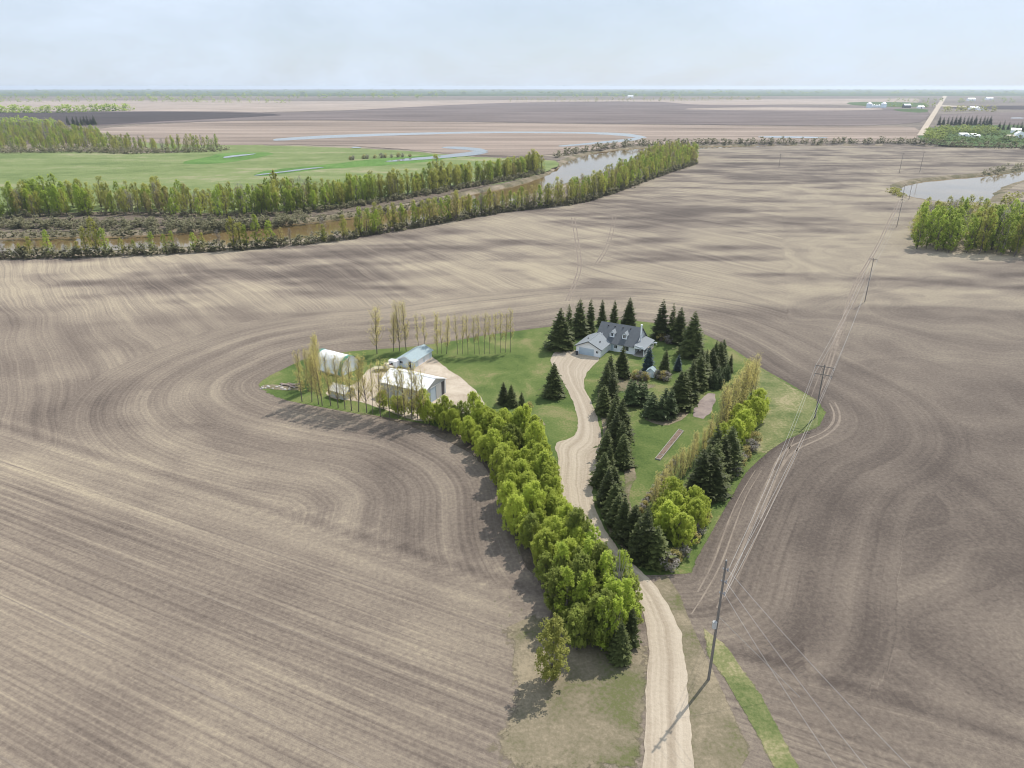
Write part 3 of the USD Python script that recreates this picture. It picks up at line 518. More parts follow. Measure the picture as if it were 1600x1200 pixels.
def blob_crown(h, r, z0, n_cl, n_leaf, size, seed, shape='round', fill=.55, cl=(.20, .42), vert=.9, lobe=0.0):
    """Leaf clumps gathered round boughs spread through the crown's volume."""
    rg = np.random.default_rng(seed); cs = []
    while len(cs) < n_cl:
        f = rg.random(); z = z0 + (h - z0) * f
        if shape == 'round': e = r * np.sqrt(max(0, 1 - (2 * (f - .42)) ** 2 / 1.35)) * .92
        elif shape == 'column': e = r * (np.sin(np.pi * min(1, f * .93 + .07)) ** .7)
        elif shape == 'aspen': e = r * (0.30 + .70 * np.sin(np.pi * (f ** .85 * .90 + .08)))
        a, q = rg.uniform(0, 2 * np.pi), rg.random() ** fill
        e *= 1 + lobe * math.sin(a * 3 + seed) * math.cos(f * 7 + a + seed)
        cs.append([np.cos(a) * e * q, np.sin(a) * e * q, z])
    cs = np.array(cs); per = n_leaf // n_cl; cr = r * rg.uniform(cl[0], cl[1], n_cl)
    off = rg.normal(size=(n_cl, per, 3)); off /= np.linalg.norm(off, axis=2, keepdims=True); off *= rg.random((n_cl, per, 1)) ** .45
    off[:, :, 2] *= vert; off[:, :, :2] /= max(1.0, vert) ** .5
    c = (cs[:, None] + off * cr[:, None, None]).reshape(-1, 3); c = c[c[:, 2] > z0 * .6]
    return leaves(c, size, rg), cs
def boughs(path, ends, r, rg, n=14):
    ms = []; idx = rg.choice(len(ends), min(n, len(ends)), replace=False)
    for k in idx:
        e = ends[k]; j = np.argmin(np.abs(path[:, 2] - e[2] * .62)); s = path[j]
        ms.append(tube([s, (s + e) / 2 + [0, 0, -.05 * e[2]], e], [r * .5, r * .32, r * .12], 3))
    return cat_(*ms)
def stems(n, r, h, seed, rad=.04):
    rg = np.random.default_rng(seed); ms = []
    for _ in range(n):
        a, q = rg.uniform(0, 6.28), np.sqrt(rg.random()); e = np.array([np.cos(a) * r * q, np.sin(a) * r * q, h * rg.uniform(.6, 1)])
        s = np.array([np.cos(a) * r * q * .25, np.sin(a) * r * q * .25, -.1]); ms.append(tube([s, (s + e) / 2 + [0, 0, .12 * h], e], [rad, rad * .7, rad * .25], 3))
    return cat_(*ms)

class Kind:
    """One kind of tree: several hand-grown variants; place() makes the first of a variant in full and the others as copies of it."""
    def __init__(s, name, cat, parts): s.name, s.cat, s.parts, s.first = name, cat, parts, {}
    def place(s, var, x, y, label, group=None, sc=1.0, sz=None, rz=None, z=0.0):
        rz = R0.uniform(0, 360) if rz is None else rz; S = (sc, sc, sz or sc)
        if var not in s.first:
            t = thing(s.name, label, s.cat, (x, y, z), rz, group, S); s.first[var] = t
            for nm, mesh, mat, smo in s.parts(var): obj(nm, mesh, mat, t, smo)
            return t
        src = s.first[var]
        t = thing(s.name, label, s.cat, (x, y, z), rz, group, S); t.GetReferences().AddInternalReference(src.GetPath()); t.SetInstanceable(True)
        if not group and 'group' in src.GetCustomData(): t.SetCustomDataByKey('group', label)
        return t
# unit heights: every prototype is built at its natural size (metres); sc multiplies it
def p_spruce(v):
    h, r = [(12, 2.9), (12, 2.5), (12, 3.3), (12, 2.7), (12, 3.0), (12, 2.3)][v % 8 % 6]
    mat = m_blue if v >= 8 else m_spruce
    return [('trunk', trunk_mesh(h * .93, .19)[0], m_bark, True), ('crown', spruce_mesh(h, r, 100 + v, open_=[.02, .14, .03, .08, .20, .26][v % 8 % 6], tiers=[26, 24, 28, 23, 21, 25][v % 8 % 6]), mat, False)]
spruce = Kind('spruce_tree', 'spruce tree', p_spruce)
def p_pine(v):
    rg = np.random.default_rng(40 + v); ms, ts, tops = [], [], []
    for k in range(5):
        a = k * 1.3 + rg.random(); q = .9 + .7 * rg.random(); hh = 4.6 * rg.uniform(.72, 1.05)
        c = np.array([np.cos(a) * q, np.sin(a) * q]); m, f = spruce_mesh(hh, 1.35, 60 + 7 * v + k, 12, .05, .12, 8); m = m + [c[0], c[1], 0.15]; ms.append((m, f))
        ts.append(tube([[c[0] * .3, c[1] * .3, -.1], [c[0], c[1], hh * .4], [c[0], c[1], hh * .9]], [.12, .09, .03], 5))
    return [('trunk', cat_(*ts), m_bark, True), ('crown', cat_(*ms), m_pine, False)]
pine = Kind('pine_tree', 'pine tree', p_pine)
def p_willow(v):
    rg = np.random.default_rng(200 + v); lf, cs = blob_crown(8.2, 3.4, 1.4, 240, 10500, .19, 210 + v, 'round', .62, (.06, .19), 1.3, .2)
    tr, pa = trunk_mesh(5.5, .17, rg.normal(size=2) * .4, 5, .1, v)
    ex = stems(7, 1.7, 5.2, 220 + v, .075)
    return [('trunk', tr, m_bark, True), ('branches', cat_(boughs(pa, cs, .14, rg, 16), ex), m_bark, True), ('crown', lf, m_willow if v < 4 else m_green, False)]
willow = Kind('leafy_tree', 'tree', p_willow)
def p_poplar(v):                                          # columnar, just leafing: light shows through
    rg = np.random.default_rng(300 + v); thin = v % 4 == 3; h = 14.0; r = [1.7, 1.4, 2.0, 1.15][v % 4]
    tr, pa = trunk_mesh(h * .97, .13 if not thin else .09, rg.normal(size=2) * .6, 5, .10, 30 + v)
    ms, tips = [], []; nb = 52 if not thin else 26
    for k in range(nb):
        z = h * (.16 if not thin else .3) + h * .8 * (k / nb) ** 1.1 * (1 if not thin else .8); a = rg.uniform(0, 6.28); L = r * rg.uniform(.6, 1.15) * (1 - .5 * z / h)
        s = np.array([np.interp(z, pa[:, 2], pa[:, 0]), np.interp(z, pa[:, 2], pa[:, 1]), z]); e = s + [np.cos(a) * L, np.sin(a) * L, L * rg.uniform(1.5, 2.6)]
        mid = s * .5 + e * .5 + [np.cos(a) * L * .18, np.sin(a) * L * .18, 0]
        ms.append(tube([s, mid, e], [.045, .03, .01], 3))
        for q in np.linspace(.25, 1.05, 12 if not thin else 12): tips.append(s * (1 - q) ** 2 + 2 * q * (1 - q) * mid + q * q * e + rg.normal(size=3) * [.17, .17, .28])
    tips = np.array(tips); tips = np.vstack([tips, tips + rg.normal(size=tips.shape) * .26])
    return [('trunk', tr, m_bark, True), ('branches', cat_(*ms), m_twig, True), ('crown', leaves(tips, (.17 if not thin else .16), rg, .5), m_poplar, False)]
poplar = Kind('columnar_poplar', 'poplar tree', p_poplar)
def p_aspen(v):                                           # v: 0-3 olive, 4-7 green, 8-9 brown, 10-11 grey and bare
    rg = np.random.default_rng(400 + v); h = 16.0; r = [3.0, 2.6, 3.5, 2.8][v % 4]
    tr, pa = trunk_mesh(h * .9, .20, rg.normal(size=2) * .8, 5, .14, 50 + v)
    kind = 0 if v < 4 else 1 if v < 8 else 2 if v < 10 else 3
    lf, cs = blob_crown(h, r, h * [.16, .10, .18, .16][kind], 90, [2400, 2500, 1800, 1400][kind], [.31, .33, .27, .22][kind], 410 + v, 'aspen', .55, (.12, .34), 1.5, .25)
    ex = [tube([pa[1] * [1, 1, .3], pa[3] * .6 + rg.normal(size=3) * [1.2, 1.2, .1] * .6, pa[4] + rg.normal(size=3) * [1.5, 1.5, .5]], [.13, .1, .04], 4) for _ in range(2)]
    return [('trunk', cat_(tr, *ex), m_bark if v % 3 else m_palebark, True), ('branches', boughs(pa, cs, .13, rg, 14 if kind < 2 else 26), m_twig if kind > 1 else m_bark, True),
            ('crown', lf, [m_aspen, m_aspen2, m_brownleaf, m_greyleaf][kind], False)]
aspen = Kind('riverside_aspen', 'aspen tree', p_aspen)
def p_shrub(v):                                           # bare lilac-like shrubs
    lf, cs = blob_crown(2.6, 1.7, .3, 22, 900, .17, 500 + v, 'round', .6)
    return [('stems', stems(40, 1.6, 2.5, 510 + v, .03), m_twig, True), ('twigs', lf, m_greyleaf if v % 2 else m_brownleaf, False)]
shrub = Kind('bare_shrub', 'shrub', p_shrub)
def p_larch(v):
    return [('trunk', trunk_mesh(10.5, .2)[0], m_bark, True), ('crown', blob_crown(11.6, 2.7, .9, 200, 8000, .17, 600 + v, 'aspen', .6, (.10, .26), 1.2, .2)[0], m_larch, False)]
larch = Kind('larch_tree', 'larch tree', p_larch)
def p_snag(v):
    rg = np.random.default_rng(620 + v); tr, pa = trunk_mesh(13, .17, (.3, .2), 6, .12, 9); ends = np.array([[rg.normal() * 1.1, rg.normal() * 1.1, z] for z in np.linspace(5.5, 13.5, 26)])
    return [('trunk', tr, m_palebark, True), ('branches', boughs(pa, ends, .13, rg, 26), m_palebark, True)]
snag = Kind('leafless_tree', 'tree', p_snag)

def height_px(xb, yb, yt):
    X, Y = G(xb, yb); lo, hi = 0.0, 60.0
    for _ in range(40):
        m = (lo + hi) / 2; w = m - H; dep = Y * cp - w * sp; up = Y * sp + w * cp
        lo, hi = (m, hi) if 600 - F * up / dep > yt else (lo, m)
    return lo

# ------------------------------------------------------------------ spruces of the farmyard, one by one
SPR = [  # base x, y, top y, width factor, variant, label, group
 (875,545,482,1.25,2,'broad tall dark spruce standing beside the garage at the end of the driveway'),
 (888,531,476,1.0,1,'slim dark spruce just behind the broad spruce beside the garage'),
 (905,525,467,1.1,0,'tallest full spruce behind the garage, second gap left of the grey roof'),
 (922,519,467,.95,1,'thin ragged spruce behind the garage roof'),
 (940,509,467,.9,3,'narrow spruce just left of the main roof ridge of the house'),
 (959,507,469,1.05,1,'greyish open spruce behind the left half of the main house roof'),
 (982,511,465,1.15,0,'dense spruce behind the right half of the main house roof'),
 (1032,529,468,1.1,3,'tall pointed spruce with open crown just right of the house chimney'),
 (1048,531,474,.8,1,'slender spruce in the middle of the clump right of the house'),
 (1060,536,480,1.15,0,'dense spruce in the clump right of the house, next to the slender one'),
 (1080,556,487,1.15,2,'big broad spruce nearest the field at the right of the house'),
 (865,619,567,1.2,2,'lone dark spruce on the lawn at the left edge of the driveway'),
 (787,631,597,1.15,0,'largest of three small spruces behind the green belt on the lawn'),
 (799,634,601,1.1,2,'middle of three small spruces behind the green belt on the lawn'),
 (815,640,612,1.1,3,'smallest of three spruces behind the green belt, beside the bare shrub'),
 (971,589,541,1.15,0,'dark spruce in front of the house wall, right of the driveway row'),
 (1013,578,541,1.15,8,'bluish spruce in front of the house porch behind the round bare shrubs'),
 (1038,586,545,1.1,3,'brownish green spruce right of the bare shrubs on the house lawn'),
 (1059,579,554,1.25,9,'small blue spruce on the lawn left of the right spruce row'),
 (1140,582,553,.95,1,'small dark spruce at the far end of the poplar row'),
 (968,1030,972,1.1,0,'dark spruce at the roadside end of the green belt'),
 (985,1008,950,1.0,1,'dark spruce pressing out of the green belt beside the driveway bend')]
ORD = 'first second third fourth fifth sixth seventh eighth ninth tenth eleventh twelfth thirteenth fourteenth fifteenth sixteenth seventeenth eighteenth nineteenth twentieth'.split() + ['twenty-' + w for w in 'first second third fourth fifth sixth seventh eighth ninth'.split()] + ['thirtieth', 'thirty-first', 'thirty-second', 'thirty-third']
DRV = [(945,600,556),(953,612,552),(943,618,568),(958,632,583),(948,645,594),(963,655,606),(955,672,615),(967,690,628),(958,702,640),(972,712,655),(975,728,668)]
DRV2 = [(946,722,676),(951,742,690),(944,758,708),(955,770,720),(949,790,738),(960,805,750),(962,824,766),(974,838,778),(985,852,790),(997,868,800),(1010,878,803),(1024,884,818)]
RROW = [(1062,636,576),(1072,634,570),(1080,626,560),(1078,612,555),(1090,608,552),(1096,598,548),(1101,590,545),(1110,582,540),(1116,576,534),(1122,572,529),(1126,566,528)]
rg0 = np.random.default_rng(77)
DARKR = [(1092,776,700),(1103,772,692),(1098,758,690),(1113,762,686),(1120,752,682),(1128,745,676),(1112,742,672),(1136,735,668)]
for k, (x, y, t, w, v, lb) in enumerate(SPR):
    h = height_px(x, y, t); p = G(x, y); spruce.place(v, p[0], p[1], lb, None, sc=h / 12 * w, sz=h / 12)
for nm, lst, lb in (('spruces in the upper row along the driveway', DRV, 'dark spruce in the upper driveway row'),
                    ('spruces in the lower row along the driveway', DRV2, 'dark spruce in the lower driveway row'),
                    ('spruces in the right hand row', RROW, 'dark spruce in the row left of the dirt path'),
                    ('spruces under the poplar row', DARKR, 'dark spruce between the bright right-hand trees')):
    for k, (x, y, t) in enumerate(lst):
        h = height_px(x, y, t); p = G(x, y); v = int(rg0.integers(0, 6)); lb_k = f'{lb}, {ORD[k]} from its {"house" if lst is DRV or lst is DRV2 else "near"} end'
        q_ = rg0.uniform(.84, 1.12); spruce.place(v, p[0] + rg0.normal() * .4, p[1] + rg0.normal() * .4, lb_k, nm, sc=h / 12 * (1.22 if lst is not DARKR else 1.3) * rg0.uniform(.85, 1.12), sz=h / 12 * q_)
for (x, y, t, v, lb) in ((995,629,591,0,'rounded bushy pine on the lawn below the bare shrubs, left of two'), (1031,649,606,1,'larger bushy pine on the lawn against the right spruce row')):
    h = height_px(x, y, t); p = G(x, y); pine.place(v, p[0], p[1], lb, None, sc=h / 4.9 * 1.1, sz=h / 4.9)
p = G(862, 1062); larch.place(0, p[0], p[1], 'yellowish larch at the bottom edge, left of the green belt', sc=.92)
p = G(963, 965); snag.place(0, p[0], p[1], 'tall leafless pale tree rising from the end of the green belt', sc=.95)
for k, (x, y, s_, lb) in enumerate([(826,641,.8,'bare grey shrub beside the smallest lawn spruce'), (1043,537,1.0,'low bare shrub at the foot of the spruce clump right of the house'), (1032,533,1.0,'brown bare shrub beside the house chimney spruces')]):
    p = G(x, y); shrub.place(k % 2, p[0], p[1], lb, None, sc=s_)
for k, x in enumerate((993,1000,1007,1027,1034,1041)):
    p = G(x, 592 + (k % 3) * 1.5); shrub.place(k % 2 * 1, p[0], p[1], 'rounded bare grey-brown shrub in the clump round the playhouse', 'bare shrubs round the playhouse', sc=.95)
# dense evergreen shrubs right of the dirt path
for k, (x, y, t) in enumerate([(1112,606,585),(1118,605,580),(1124,598,575),(1131,592,568)]):
    h = height_px(x, y, t); p = G(x, y); pine.place(k % 2, p[0], p[1], 'bushy green pine between the dirt path and the poplar row', 'bushy pines beside the dirt path', sc=h / 4.9 * .8, sz=h / 4.9)

# ------------------------------------------------------------------ lush belt left of the driveway
def along(px, step, jit, rg):
    l = resample(smooth_line(GP(px), 1), step); return l + rg.normal(size=l.shape) * jit
rg = np.random.default_rng(11)
for p in along([(598,641),(620,645),(645,650),(668,655),(690,660)], 2.6, .7, rg):
    willow.place(int(rg.integers(0, 4)), p[0], p[1], 'low bright bushy tree at the foot of the white-roofed shed', 'low bushy trees below the white-roofed shed', sc=rg.uniform(.42, .62))
BL = [[(668,655),(700,674),(745,700),(775,730),(792,768),(796,805),(812,850),(842,890),(866,925),(888,965),(915,1010)],
      [(690,655),(730,672),(775,696),(806,730),(818,770),(824,810),(845,850),(872,888),(896,925),(918,965),(938,1005)],
      [(745,668),(795,688),(832,716),(846,755),(852,795),(870,832),(896,868),(920,905),(940,945),(962,985)],
      [(782,672),(822,696),(843,722),(850,760),(854,798),(873,832),(900,870),(926,905)]]
for r_, px in enumerate(BL):
    for p in along(px, 2.5, .8, rg):
        py = 600 - F * ((p[1]) * sp + (-H) * cp) / (p[1] * cp + H * sp)
        low = py > 900 + rg.normal() * 25
        v = int(rg.integers(0, 4)) + (4 if low or rg.random() < .08 else 0)
        s = rg.uniform(.46, .88) * (0.85 if py < 690 else 1.0)
        if low and rg.random() < .22: aspen.place([4, 5, 7][int(rg.integers(0, 3))], p[0], p[1], 'taller thin tree mixed into the lower end of the green belt', 'tall trees in the green belt', sc=.62); continue
        sec = 'below the white-roofed shed' if py < 705 else 'by the driveway junction' if py < 790 else 'along the middle bend' if py < 890 else 'at the end near the larch'; row = ('field', 'middle', 'driveway', 'driveway')[r_]; tone_ = 'dark green' if v >= 4 else 'bright yellow-green'
        willow.place(v, p[0], p[1], f'{tone_} tree on the {row} side of the belt {sec}', f'{tone_} belt trees, {row} side, {sec}', sc=s, sz=s * rg.uniform(1.12, 1.5))
for p in (lambda: [c for c in np.array([G(x, y) for x, y in ((880,968),(893,950),(905,985),(918,1005),(930,985),(925,960),(940,1015),(950,995),(945,965),(958,945),(968,965),(975,990),(960,1015),(985,975),(978,950),(900,1000),(935,940),(915,930),(955,925),(970,935))])])():
    q_ = rg.random()
    if q_ < .45: aspen.place([4, 5, 6, 7][int(rg.integers(0, 4))], p[0], p[1], 'thin upright tree in the thicket at the lower end of the belt', 'upright trees at the lower end of the belt', sc=rg.uniform(.5, .72))
    else: willow.place(int(rg.integers(4, 8)), p[0], p[1], 'darker bushy tree in the thicket at the lower end of the belt', 'bushy trees at the lower end of the belt', sc=rg.uniform(.5, .8))
# bright trees of the right-hand belt
for nm, lb, lst in (('bright trees along the right field edge', 'bright yellow-green tree beside the poplar row above the dark spruces', [(1176,668),(1182,655),(1168,676),(1158,690),(1148,700),(1138,712),(1165,660),(1150,680),(1130,722),(1126,708),(1140,694)]),
                    ('bright trees at the lower tip', 'bright yellow-green tree behind the lowest driveway spruces', [(1040,842),(1055,848),(1070,845),(1085,830),(1095,812),(1030,820),(1050,822),(1068,818),(1082,802),(1048,800),(1062,858)])):
    for (x, y) in lst:
        p = G(x, y); s = rg.uniform(.55, .85); willow.place(int(rg.integers(0, 4)), p[0], p[1], lb, nm, sc=s, sz=s * 1.12)
for k, (x, y) in enumerate([(1180,694),(1172,704),(1166,714),(1158,722),(1152,731),(1146,742),(1098,815),(1090,835),(1080,850),(1068,868),(1052,880),(1042,888)]):
    p = G(x, y); shrub.place(k % 2, p[0], p[1], 'bare brown shrub along the outer edge of the right tree belt', 'bare shrubs along the right belt', sc=rg.uniform(.8, 1.2))
# low dark hedge
for k, (x, y) in enumerate(zip(np.linspace(1054, 999, 17), np.linspace(722, 802, 17))):
    p = G(x, y); shrub.place(k % 2, p[0], p[1], 'low dark clipped shrub in the hedge line below the raised bed', 'low hedge shrubs', sc=.52, sz=.5)
# columnar poplars
for p in along([(1172,622),(1150,652),(1120,690),(1085,730),(1050,768),(1018,803)], 1.75, .25, rg):
    py = 600 - F * (p[1] * sp - H * cp) / (p[1] * cp + H * sp); s = .86 if py < 690 else .55
    poplar.place(int(rg.integers(0, 3)), p[0], p[1], 'yellowish columnar poplar in the long slanting row at the right of the lawn', 'poplars in the slanting right row', sc=s * rg.uniform(.9, 1.1))
for (x, y, t) in ((1176,638,573),(1171,632,566)):
    p = G(x, y); h = height_px(x, y, t); poplar.place(3, p[0], p[1], 'thin poplar standing out on the rough grass right of the poplar row', 'two thin outer poplars', sc=h / 14)
for k, p in enumerate(along([(474,627),(485,630),(500,632),(520,635),(545,641),(575,646),(610,651),(640,656),(668,662)], 2.05, .35, rg)):
    n_ = k / 27; s = rg.uniform(.88, 1.08)
    poplar.place(int(rg.integers(0, 3)) if n_ < .62 and rg.random() < .85 else 3, p[0], p[1], f'slender yellow-leafed poplar before the dome shelter, {ORD[k]} from the left end of the windbreak' if n_ < .62 else f'thin poplar before the white-roofed shed, {ORD[k]} from the left end of the windbreak', 'poplars of the left windbreak' if n_ < .62 else 'thin poplars before the white-roofed shed', sc=s)
for k, p in enumerate(along([(486,612),(494,604),(500,588)], 2.6, .5, rg)):
    poplar.place(k % 3, p[0], p[1], 'yellow-leafed poplar at the left end of the dome shelter', 'poplars left of the dome shelter', sc=rg.uniform(.75, .95))
for (x, y, t, v, w, lb) in ((590,553,484,2,1.35,'broad lone poplar left of the blue-roofed building'), (615,549,490,1,1.1,'left poplar of the tall trio behind the blue-roofed building'), (624,549,474,2,1.0,'tallest middle poplar of the trio behind the blue-roofed building'), (634,548,474,0,1.0,'right poplar of the tall trio behind the blue-roofed building')):
    p = G(x, y); h = height_px(x, y, t); poplar.place(v, p[0], p[1], lb, None, sc=h / 14 * w, sz=h / 14)
for k, x in enumerate((655,664,683,690,698,715,723,731,741,749,757,765,774,782,790,797)):
    p = G(x, 552 + 1.6 * math.sin((x - 660) / 140 * 3.1) - (x > 780) * 1.5); poplar.place(1 if x in (683, 698) else 3, p[0], p[1], f'very thin poplar in the upper lawn row, {ORD[k]} from its left end', 'thin poplars of the upper lawn row', sc=rg.uniform(.82, 1.0) * (1.05 if x in (683, 797) else .95))
# ------------------------------------------------------------------ riverside woods
KLAB = [('olive', 'olive-green', (0, 1, 2, 3)), ('green', 'bright green', (4, 5, 6, 7)), ('brown', 'brown budding', (8, 9)), ('grey', 'bare grey', (10, 11))]
def wood_tree(p, where, w, rg, sc):
    kind = int(rg.choice(4, p=w)); _, word, vs = KLAB[kind]
    aspen.place(int(rg.choice(vs)), p[0], p[1], f'{word} aspen {where}', f'{word} aspens {where}', sc=sc * rg.uniform(.95, 1.2), sz=sc * rg.uniform(.85, 1.15))
def fill(px, spacing, rg, world=None):
    poly = Polygon(GP(px)) if world is None else world; x0, y0, x1, y1 = poly.bounds; pts = []
    n = int((x1 - x0) * (y1 - y0) / spacing ** 2 * 6)
    cand = np.c_[rg.uniform(x0, x1, n), rg.uniform(y0, y1, n)]; cand = cand[contains_xy(poly, cand[:, 0], cand[:, 1])]
    for c in cand:
        if all((c[0] - q[0]) ** 2 + (c[1] - q[1]) ** 2 > spacing ** 2 for q in pts): pts.append(c)
    return np.array(pts)
def fuzz(name, trees, label, cat='trees'):
    """Trees of a wood that cannot be told apart: one instancer of the same aspens."""
    pi = UsdGeom.PointInstancer.Define(stage, numbered(name)); path = pi.GetPath(); vs = sorted({t[2] for t in trees}); protos = []
    for v in vs:
        x = UsdGeom.Xform.Define(stage, f'{path}/aspen_tree_{v:03d}'); src = aspen.first[v].GetPath()
        for part in ('trunk', 'branches', 'crown'):
            stage.DefinePrim(f'{x.GetPath()}/{part}', 'Mesh').GetReferences().AddInternalReference(f'{src}/{part}')
        protos.append(x.GetPath())
    pi.CreatePrototypesRel().SetTargets(protos)
    pi.CreateProtoIndicesAttr([vs.index(t[2]) for t in trees]); pi.CreatePositionsAttr([Gf.Vec3f(float(t[0]), float(t[1]), 0) for t in trees])
    pi.CreateScalesAttr([Gf.Vec3f(t[3], t[3], t[4]) for t in trees])
    pi.CreateOrientationsAttr([Gf.Quath(math.cos(t[5] / 2), 0, 0, math.sin(t[5] / 2)) for t in trees])
    return data(pi, label, cat, None, 'stuff')
def wood_inst(p, w, rg, sc):
    kind = int(rg.choice(4, p=w)); v = int(rg.choice([q for q in KLAB[kind][2] if q in aspen.first])); return (p[0], p[1], v, float(sc * rg.uniform(1.0, 1.28)), float(sc * rg.uniform(.85, 1.15)), float(rg.uniform(0, 6.28)))
def hill(p, s=22): return .72 + .62 * float(np.clip(2.2 * (meshkit.fbm(np.array([[p[0] / s, p[1] / s, 3.3]]))[0] - .5) + .5, 0, 1))
rg = np.random.default_rng(23)
NEAR = [(-30,407),(0,405),(100,403),(200,400),(300,395),(400,389),(500,380),(560,372)]
def xpx(p): return 800 + F * p[0] / (p[1] * cp + H * sp)
for p in along(NEAR, 4.6, 1.4, rg) + [0, 2.6]:
    sec = 'left third' if xpx(p) < 190 else 'middle' if xpx(p) < 380 else 'right third'
    if rg.random() < .85: wood_tree(p, f'in the {sec} of the thin row on the near river bank', (.42, .26, .04, .28), rg, rg.uniform(.36, .9) * hill(p, 15))
NEAR2 = [(560,371),(620,361),(680,351),(740,340),(800,330),(850,325),(900,319),(940,308),(980,294),(1020,279),(1060,265),(1088,256)]
for p in along(NEAR2, 4.8, 1.0, rg) + [-.5, 2.0]:
    sec = 'beside brown water' if xpx(p) < 760 else 'facing two wheel tracks' if xpx(p) < 920 else 'at the river bend'
    wood_tree(p, f'on the field side of the near wood {sec}', (.52, .28, .12, .08), rg, rg.uniform(.6, .92) * hill(p, 18))
FAR = [(-30,345),(60,340),(160,337),(240,338),(320,340),(400,341),(480,333),(560,322),(640,309),(700,298),(760,288),(800,281),(845,270)]
def far_w(x_): return (.28, .64, .04, .04) if x_ < 140 else (.46, .22, .22, .10) if x_ < 330 else (.35, .50, .05, .10) if x_ < 600 else (.66, .22, .10, .02)
for p in along(FAR, 6.2, 2.0, rg) + [0, 5]:
    sec = 'at the left edge' if xpx(p) < 140 else 'in the brownish stretch' if xpx(p) < 330 else 'in the tall middle stretch' if xpx(p) < 600 else 'in the right stretch'
    wood_tree(p, f'in the front line of the far bank {sec}', far_w(xpx(p)), rg, rg.uniform(.80, 1.12) * hill(p))
LOT = [(1421,388),(1480,395),(1540,400),(1630,404),(1640,348),(1600,345),(1560,347),(1500,345),(1462,341),(1438,346),(1428,356)]
lot, rest = fill(LOT, 5.0, rg), []
for p in lot:
    if p[1] < G(xpx(p), 380)[1]: wood_tree(p, 'at the near edge of the square woodlot', (.24, .66, .02, .08), rg, rg.uniform(1.02, 1.28))
    else: rest.append(wood_inst(p, (.52, .28, .06, .14), rg, rg.uniform(.72, .95)))
fuzz('woodlot_trees', rest, 'olive and green interior of the square woodlot at the right edge')
rest = []
for px in ([(580,364),(680,345),(760,332),(850,320)],):
    rest += [wood_inst(p, (.5, .3, .1, .1), rg, rg.uniform(.65, .9)) for p in along(px, 5.0, 1.5, rg)]
rest += [wood_inst(p, (.54, .30, .12, .04), rg, rg.uniform(.78, .98)) for p in fill([(850,322),(900,315),(945,302),(985,287),(1025,272),(1062,259),(1088,250),(1086,243),(1050,239),(1024,245),(1004,256),(975,272),(935,293),(890,310)], 6.0, rg)]
fuzz('near_bank_wood', rest, 'olive-green trees between the field edge and the river bend')
rest = []
for k, dx in enumerate((10, 17, 25, 34, 44)):
    rest += [wood_inst(p, far_w(xpx(p)), rg, rg.uniform(.80, 1.12) * hill(p)) for p in along(FAR[:8] if k > 2 else FAR, 6.5, 2.4, rg) + [0, dx]]
fuzz('far_bank_wood', rest, 'green and brownish trees behind the front line of the far river bank')
rest = [wood_inst(p, (.42, .34, .12, .12), rg, rg.uniform(.75, 1.1)) for p in fill([(0,238),(60,237),(130,236),(200,239),(250,237),(340,235),(344,230),(230,231),(160,224),(150,212),(100,206),(40,203),(-40,202),(-40,238)], 10.5, rg)]
fuzz('pasture_wood', rest, 'mixed trees beyond the green pasture at the left edge')
# brush, far woods and far hedges: masses
def mass(name, pts, label, cat, mat, hs, n_leaf, leaf_s, rg, shape='round', trunk=None, flat=.75):
    """A wood or thicket too far off to count: leafy crowns of many stems joined into one object."""
    ms = []
    protos = [blob_crown(1.0, .5, .02, 12, n_leaf, leaf_s, 700 + k, shape, .5)[0] for k in range(4)]
    for p in pts:
        v, f = protos[int(rg.integers(0, 4))]; h = rg.uniform(*hs); a = rg.uniform(0, 6.28); c, s = np.cos(a), np.sin(a); w = h * flat * rg.uniform(.8, 1.3)
        zz = p[2] if len(p) > 2 else 0
        ms.append((np.c_[(v[:, 0] * c - v[:, 1] * s) * w * 1.6 + p[0], (v[:, 0] * s + v[:, 1] * c) * w * 1.6 + p[1], v[:, 2] * h + zz], f))
    return data(obj(name, cat_(*ms), mat), label, cat, None, 'stuff')
rg = np.random.default_rng(31)
pts = np.vstack([along(NEAR + NEAR2, 1.9, 1.0, rg) + [0, .5], along(NEAR + NEAR2, 2.6, 1.6, rg) + [0, 4]])
mass('near_bank_brush', pts, 'grey-green brush and saplings along the foot of the near bank trees', 'brush', m_brush, (1.8, 5.4), 130, .13, rg)
pts = np.vstack([along([(-30,352),(60,352),(150,352),(250,352),(330,352),(400,349),(470,342)], 2.6, 2.0, rg) + [0, d] for d in (-13, -9, -5, 0, 6)] + [along(FAR[6:], 2.6, 1.5, rg) + [0, -5], along(FAR, 3.0, 2.0, rg) + [0, 2]])
q_ = along([(-30,370),(100,368),(200,366),(300,360),(380,354),(450,348),(520,341),(620,327),(700,312)], 2.2, 1.2, rg); pts = np.vstack([np.c_[pts, np.zeros(len(pts))], np.c_[q_, np.full(len(q_), -.9)]])
mass('far_bank_brush', pts, 'grey and beige willow brush along the far bank below the trees', 'brush', m_brush, (2.4, 5.0), 110, .13, rg)
pts = fill([(-40,203),(40,201),(100,199),(70,192),(-40,190)], 17, rg)
half = rg.random(len(pts)) < .5
mass('far_woodland', pts[half], 'mixed green woodland behind the pasture trees at the left edge', 'woodland', m_aspen2, (11, 16), 160, .10, rg)
mass('far_woodland', pts[~half], 'greyer bare part of the woodland behind the pasture trees', 'woodland', m_greyleaf, (10, 15), 160, .08, rg)
pts = np.vstack([along([(-20,176),(60,177),(120,175.5),(198,173)], 14, 5, rg) + [0, d] for d in (0, 30)])
mass('far_tree_belt', pts, 'long belt of trees between two ploughed fields at upper left', 'trees', m_aspen2, (16, 24), 110, .12, rg)
pts = along([(-20,159.5),(120,158.5),(240,158),(340,160),(455,160.5)], 26, 10, rg)
